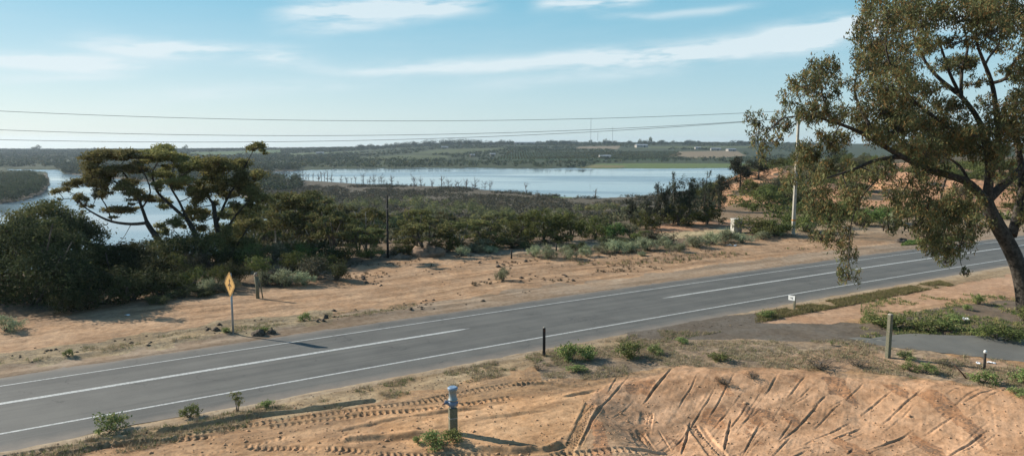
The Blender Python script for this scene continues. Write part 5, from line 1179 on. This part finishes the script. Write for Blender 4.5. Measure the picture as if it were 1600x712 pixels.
# power pole right of the road and the three wires that run left from it
x, y, z, k = at(1239, 366); top = P(1239, 176, y); root = thing('power_pole', 'pale concrete power pole across the road, partly hidden by hanging gum foliage', 'power pole', (x,y,z)); hp = top[2]-z
POLE = (x, y, z, hp)
MB().box((0,0,hp/2-.2),(.34,.26,hp+.4), .2, taper=.62).build('pole', M['concrete'], root); MB().box((0,0,22*k),(.345,.265,.16), .2).build('band', simple('orange_band', (.55,.22,.05)), root)
arm = MB().box((0,0,hp-.3),(.14,2.6,.14), -.3).build('crossarm', M['steel'], root)
for d in (-1.15, 0, 1.15): MB().lathe((d*.295, d*.955, hp-.22), [(.05,0),(.09,.06),(.05,.12),(.09,.18),(.04,.26)], 10).build('insulator', M['rock'], arm, True)
P1 = np.array((-96.0, 62.0)); z1 = terr1(*P1)
root2 = thing('power_pole', 'concrete power pole beyond the left edge, carrying the other end of the wires', 'power pole', (P1[0],P1[1],z1)); 
def wire(lab, obs, off, topy):
    """one conductor: plan view is a straight line between the poles, height follows a parabola through its observed heights"""
    A = np.array((x, y))+off; B = P1+off; d = B-A; T = []; Z = []
    for a, b in obs:
        rx, ry, rz = pray(a, b); # ray meets the vertical plane through A,B
        M_ = np.array([[rx, -d[0]],[ry, -d[1]]]); s, t = np.linalg.solve(M_, A); T.append(t); Z.append(H+rz*s)
    c = np.polyfit(T, Z, 2); pts = [(*(A+d*t), float(np.polyval(c, t))) for t in np.linspace(0, 1, 60)]
    o = MB().tube(pts, .022, 5).build('power_line', M['wire'], None, True); return tag(o, lab, 'wire'), pts[-1][2]
_, e1 = wire('uppermost of the three power lines across the sky', [(0,174),(200,181),(400,187),(620,189.5),(830,187),(1000,183.5),(1165,176.5)], np.array((.0,.9)), 0)
_, e2 = wire('middle power line across the sky, sagging just above the lowest one', [(0,204),(200,208),(400,211),(620,211.5),(830,207),(1000,199.5),(1160,189.5)], np.array((0,-.6)), 0)
_, e3 = wire('lowest power line across the sky, closest to the far ridge', [(0,219),(200,221),(400,221),(620,218.5),(830,211.5),(1000,202),(1160,190.5)], np.array((0,.3)), 0)
hp2 = e1-z1; MB().box((0,0,hp2/2-.2),(.42,.30,hp2+.4), .2, taper=.62).build('pole', M['concrete'], root2)
MB().box((0,0,hp2-.1),(.14,2.6,.14)).box((0,0,e2-z1-.1),(.14,2.2,.14)).box((0,0,e3-z1-.1),(.14,2.2,.14)).build('crossarm', M['steel'], root2)
# thin dark pole in the woodland
yy = G(606, 401)[1]; q = P(606, 401, yy); qt = P(606, 305, yy); gz = terr1(q[0], yy); root = thing('timber_pole', 'thin dark timber pole rising out of the mallee trees left of the earth heap', 'pole', (q[0],yy,gz)); hh = qt[2]-gz
MB().tube([(0,0,-.5),(.02,0,hh*.5),(.05,0,hh)], [.11,.095,.075], 9).build('pole', M['creosote'], root, True); MB().box((.03,0,hh-1.2),(.09,.9,.09), .3).build('crossarm', M['creosote'], root)
# white concrete box by the bushes
x, y, z, k = at(1150, 364); root = thing('concrete_box', 'whitewashed concrete box half hidden by a dark green bush across the road', 'concrete box', (x,y,z), .25); w_ = 14*k; h_ = 21*k
MB().box((0,0,h_/2-.1),(w_,w_*.8,h_+.2), bev=.05).build('wall', M['tank'], root); MB().box((0,0,h_+.06),(w_*1.1,w_*.9,.12), bev=.05).build('lid', M['tank'], root)
# fence posts on the sand edge and on the bank
FL = ['left fence post behind the saltbush patch','middle fence post behind the saltbush patch','right fence post behind the saltbush patch']
for (a,b,h_),lab in zip([(738,393,12),(799,404,14),(869,392,12)], FL):
    x, y, z, k = at(a, b); o = MB().tube([(0,0,-.2),(.02,0,h_*k)], [.08,.07], 8).build('fence_post', M['creosote'], None, True); o.location = (x,y,z); tag(o, lab, 'fence post')
fp = [(1380,361,15,.05),(1388,361,17,-.03),(1397,361,17,.02),(1401,361,16,.12),(1413,361,17,0),(1426,360,16,-.05)]; prev = None; wl = MB()
pl_ = ['first','second','third','fourth','fifth','sixth']
for i,(a,b,h_,ln) in enumerate(fp):
    x, y, z, k = at(a, b); o = MB().tube([(0,0,-.2),(ln,0,h_*k)], [.075,.065], 8).build('fence_post', M['creosote'], None, True); o.location = (x,y,z); tag(o, f'{pl_[i]} fence post from the left in the short row on the bank across the road', 'fence post')
    cur = [(x+ln*t, y, z+h_*k*t) for t in (.35,.65,.92)]
    if prev:
        for p, q in zip(prev, cur): wl.tube([p, q], .012, 4)
    prev = cur
tag(wl.build('fence_wire', M['wire'], None), 'thin wires strung between the short row of fence posts on the bank', 'wire')

# ------------------------------------------------------------------ far things: masts and farm buildings
for a,yt,yb,wd,lab in [(923,184,221,1.8,'tallest of three thin radio masts on the far ridge'),(957,198,220,1.4,'right-hand thin radio mast on the far ridge'),(934,206,219,1.2,'shortest thin radio mast, between the other two')]:
    D = 2500.; p = P(a, yb, D); t_ = P(a, yt, D); gz = terr1(p[0], D); hh = t_[2]-gz; root = thing('radio_mast', lab, 'mast', (p[0],D,gz)); b_ = MB(); c3 = [(math.cos(R(90+120*i))*wd*.6, math.sin(R(90+120*i))*wd*.6) for i in range(3)]
    for c_ in c3: b_.tube([(c_[0],c_[1],-1),(c_[0]*.6,c_[1]*.6,hh)], .14, 4)
    b_.build('leg', M['steel'], root); b_ = MB(); n = int(hh/5)
    for j in range(n):
        f0, f1 = 1-.4*j/n, 1-.4*(j+1)/n
        for i in range(3): a0, a1 = c3[i], c3[(i+1)%3]; b_.tube([(a0[0]*f0,a0[1]*f0,hh*j/n),(a1[0]*f1,a1[1]*f1,hh*(j+1)/n)], .12, 3, False)
    b_.build('lattice', M['steel'], root)
def shed(px, py, D, w, d, h, rz, lab, name='farm_shed'):
    p = P(px, py, D); gz = terr1(p[0], D); root = thing(name, lab, 'shed' if name == 'farm_shed' else 'house', (p[0],D,gz), rz)
    MB().box((0,0,h/2-1),(w,d,h+2)).build('wall', M['wall'], root); q = h*.4
    r_ = [(-w/2-.5,-d/2-.6,h),(w/2+.5,-d/2-.6,h),(w/2+.5,d/2+.6,h),(-w/2-.5,d/2+.6,h),(-w/2-.5,0,h+q),(w/2+.5,0,h+q)]
    MB().add([(a,b,c_+.02) for a,b,c_ in r_], [(0,1,5,4),(2,3,4,5),(1,2,5),(0,4,3),(3,2,1,0)]).build('roof', M['roof'], root)
    MB().box((w*.2,-d/2-.02,h*.4),(w*.12,.1,h*.8)).build('door', M['glass'], root)
    for i in (-1,0): MB().box((w*.25*i-w*.1,-d/2-.03,h*.58),(w*.1,.1,h*.3)).build('window', M['glass'], root)
shed(820,219,2450,70,22,6,.05,'long pale-roofed shed on the far ridge right of the wooded rise'); shed(945,251,1480,24,12,4.5,.1,'pale-roofed shed low on the far slope, above the left end of the green shore'); shed(1002,230,2150,36,18,7,.2,'wide pale-roofed shed high on the far slope below the tallest pointed tree')
shed(1118,238,1900,26,12,5,-.1,'grey-roofed shed at the right of the tan field across the lake'); shed(1142,240,1850,24,12,5,.3,'pale shed at the right-hand corner of the tan field across the lake'); shed(1090,235,2000,16,10,5,.1,'small house behind the tan field across the lake','farm_house')
shed(770,246,1600,12,9,4,.1,'small white house among trees above the far shore, left of the orchard','farm_house'); shed(695,236,2100,20,10,4,.0,'small pale shed in the light fields on the far slope'); shed(500,241,1900,20,9,4,.1,'small pale shed on the far slope above the dead trees'); shed(738,247,1550,10,8,4,.4,'tiny pale house among trees above the far shore, left of the white one','farm_house')
print('counts', nm, nw, nh, len(bpy.data.objects))

# ------------------------------------------------------------------ the air
if HAZE:
    m, n = mat('haze_air'); v = n.n('ShaderNodeVolumePrincipled', i={'Color': (.72,.84,1.0,1), 'Density': HAZE, 'Anisotropy': .3}); n.link(v.outputs[0], n.n('ShaderNodeOutputMaterial').inputs[1])
    o = MB().box((0,0,-12),(10400,10400,110)).build('haze', m); tag(o, kind='stuff'); o['label'] = 'pale blue haze in the air over the valley'; o['category'] = 'haze'
for k_, lst in PROTO.items():
    for it in lst:
        if not it[2]:
            for ch in list(it[0].children): bpy.data.objects.remove(ch)
            bpy.data.objects.remove(it[0])
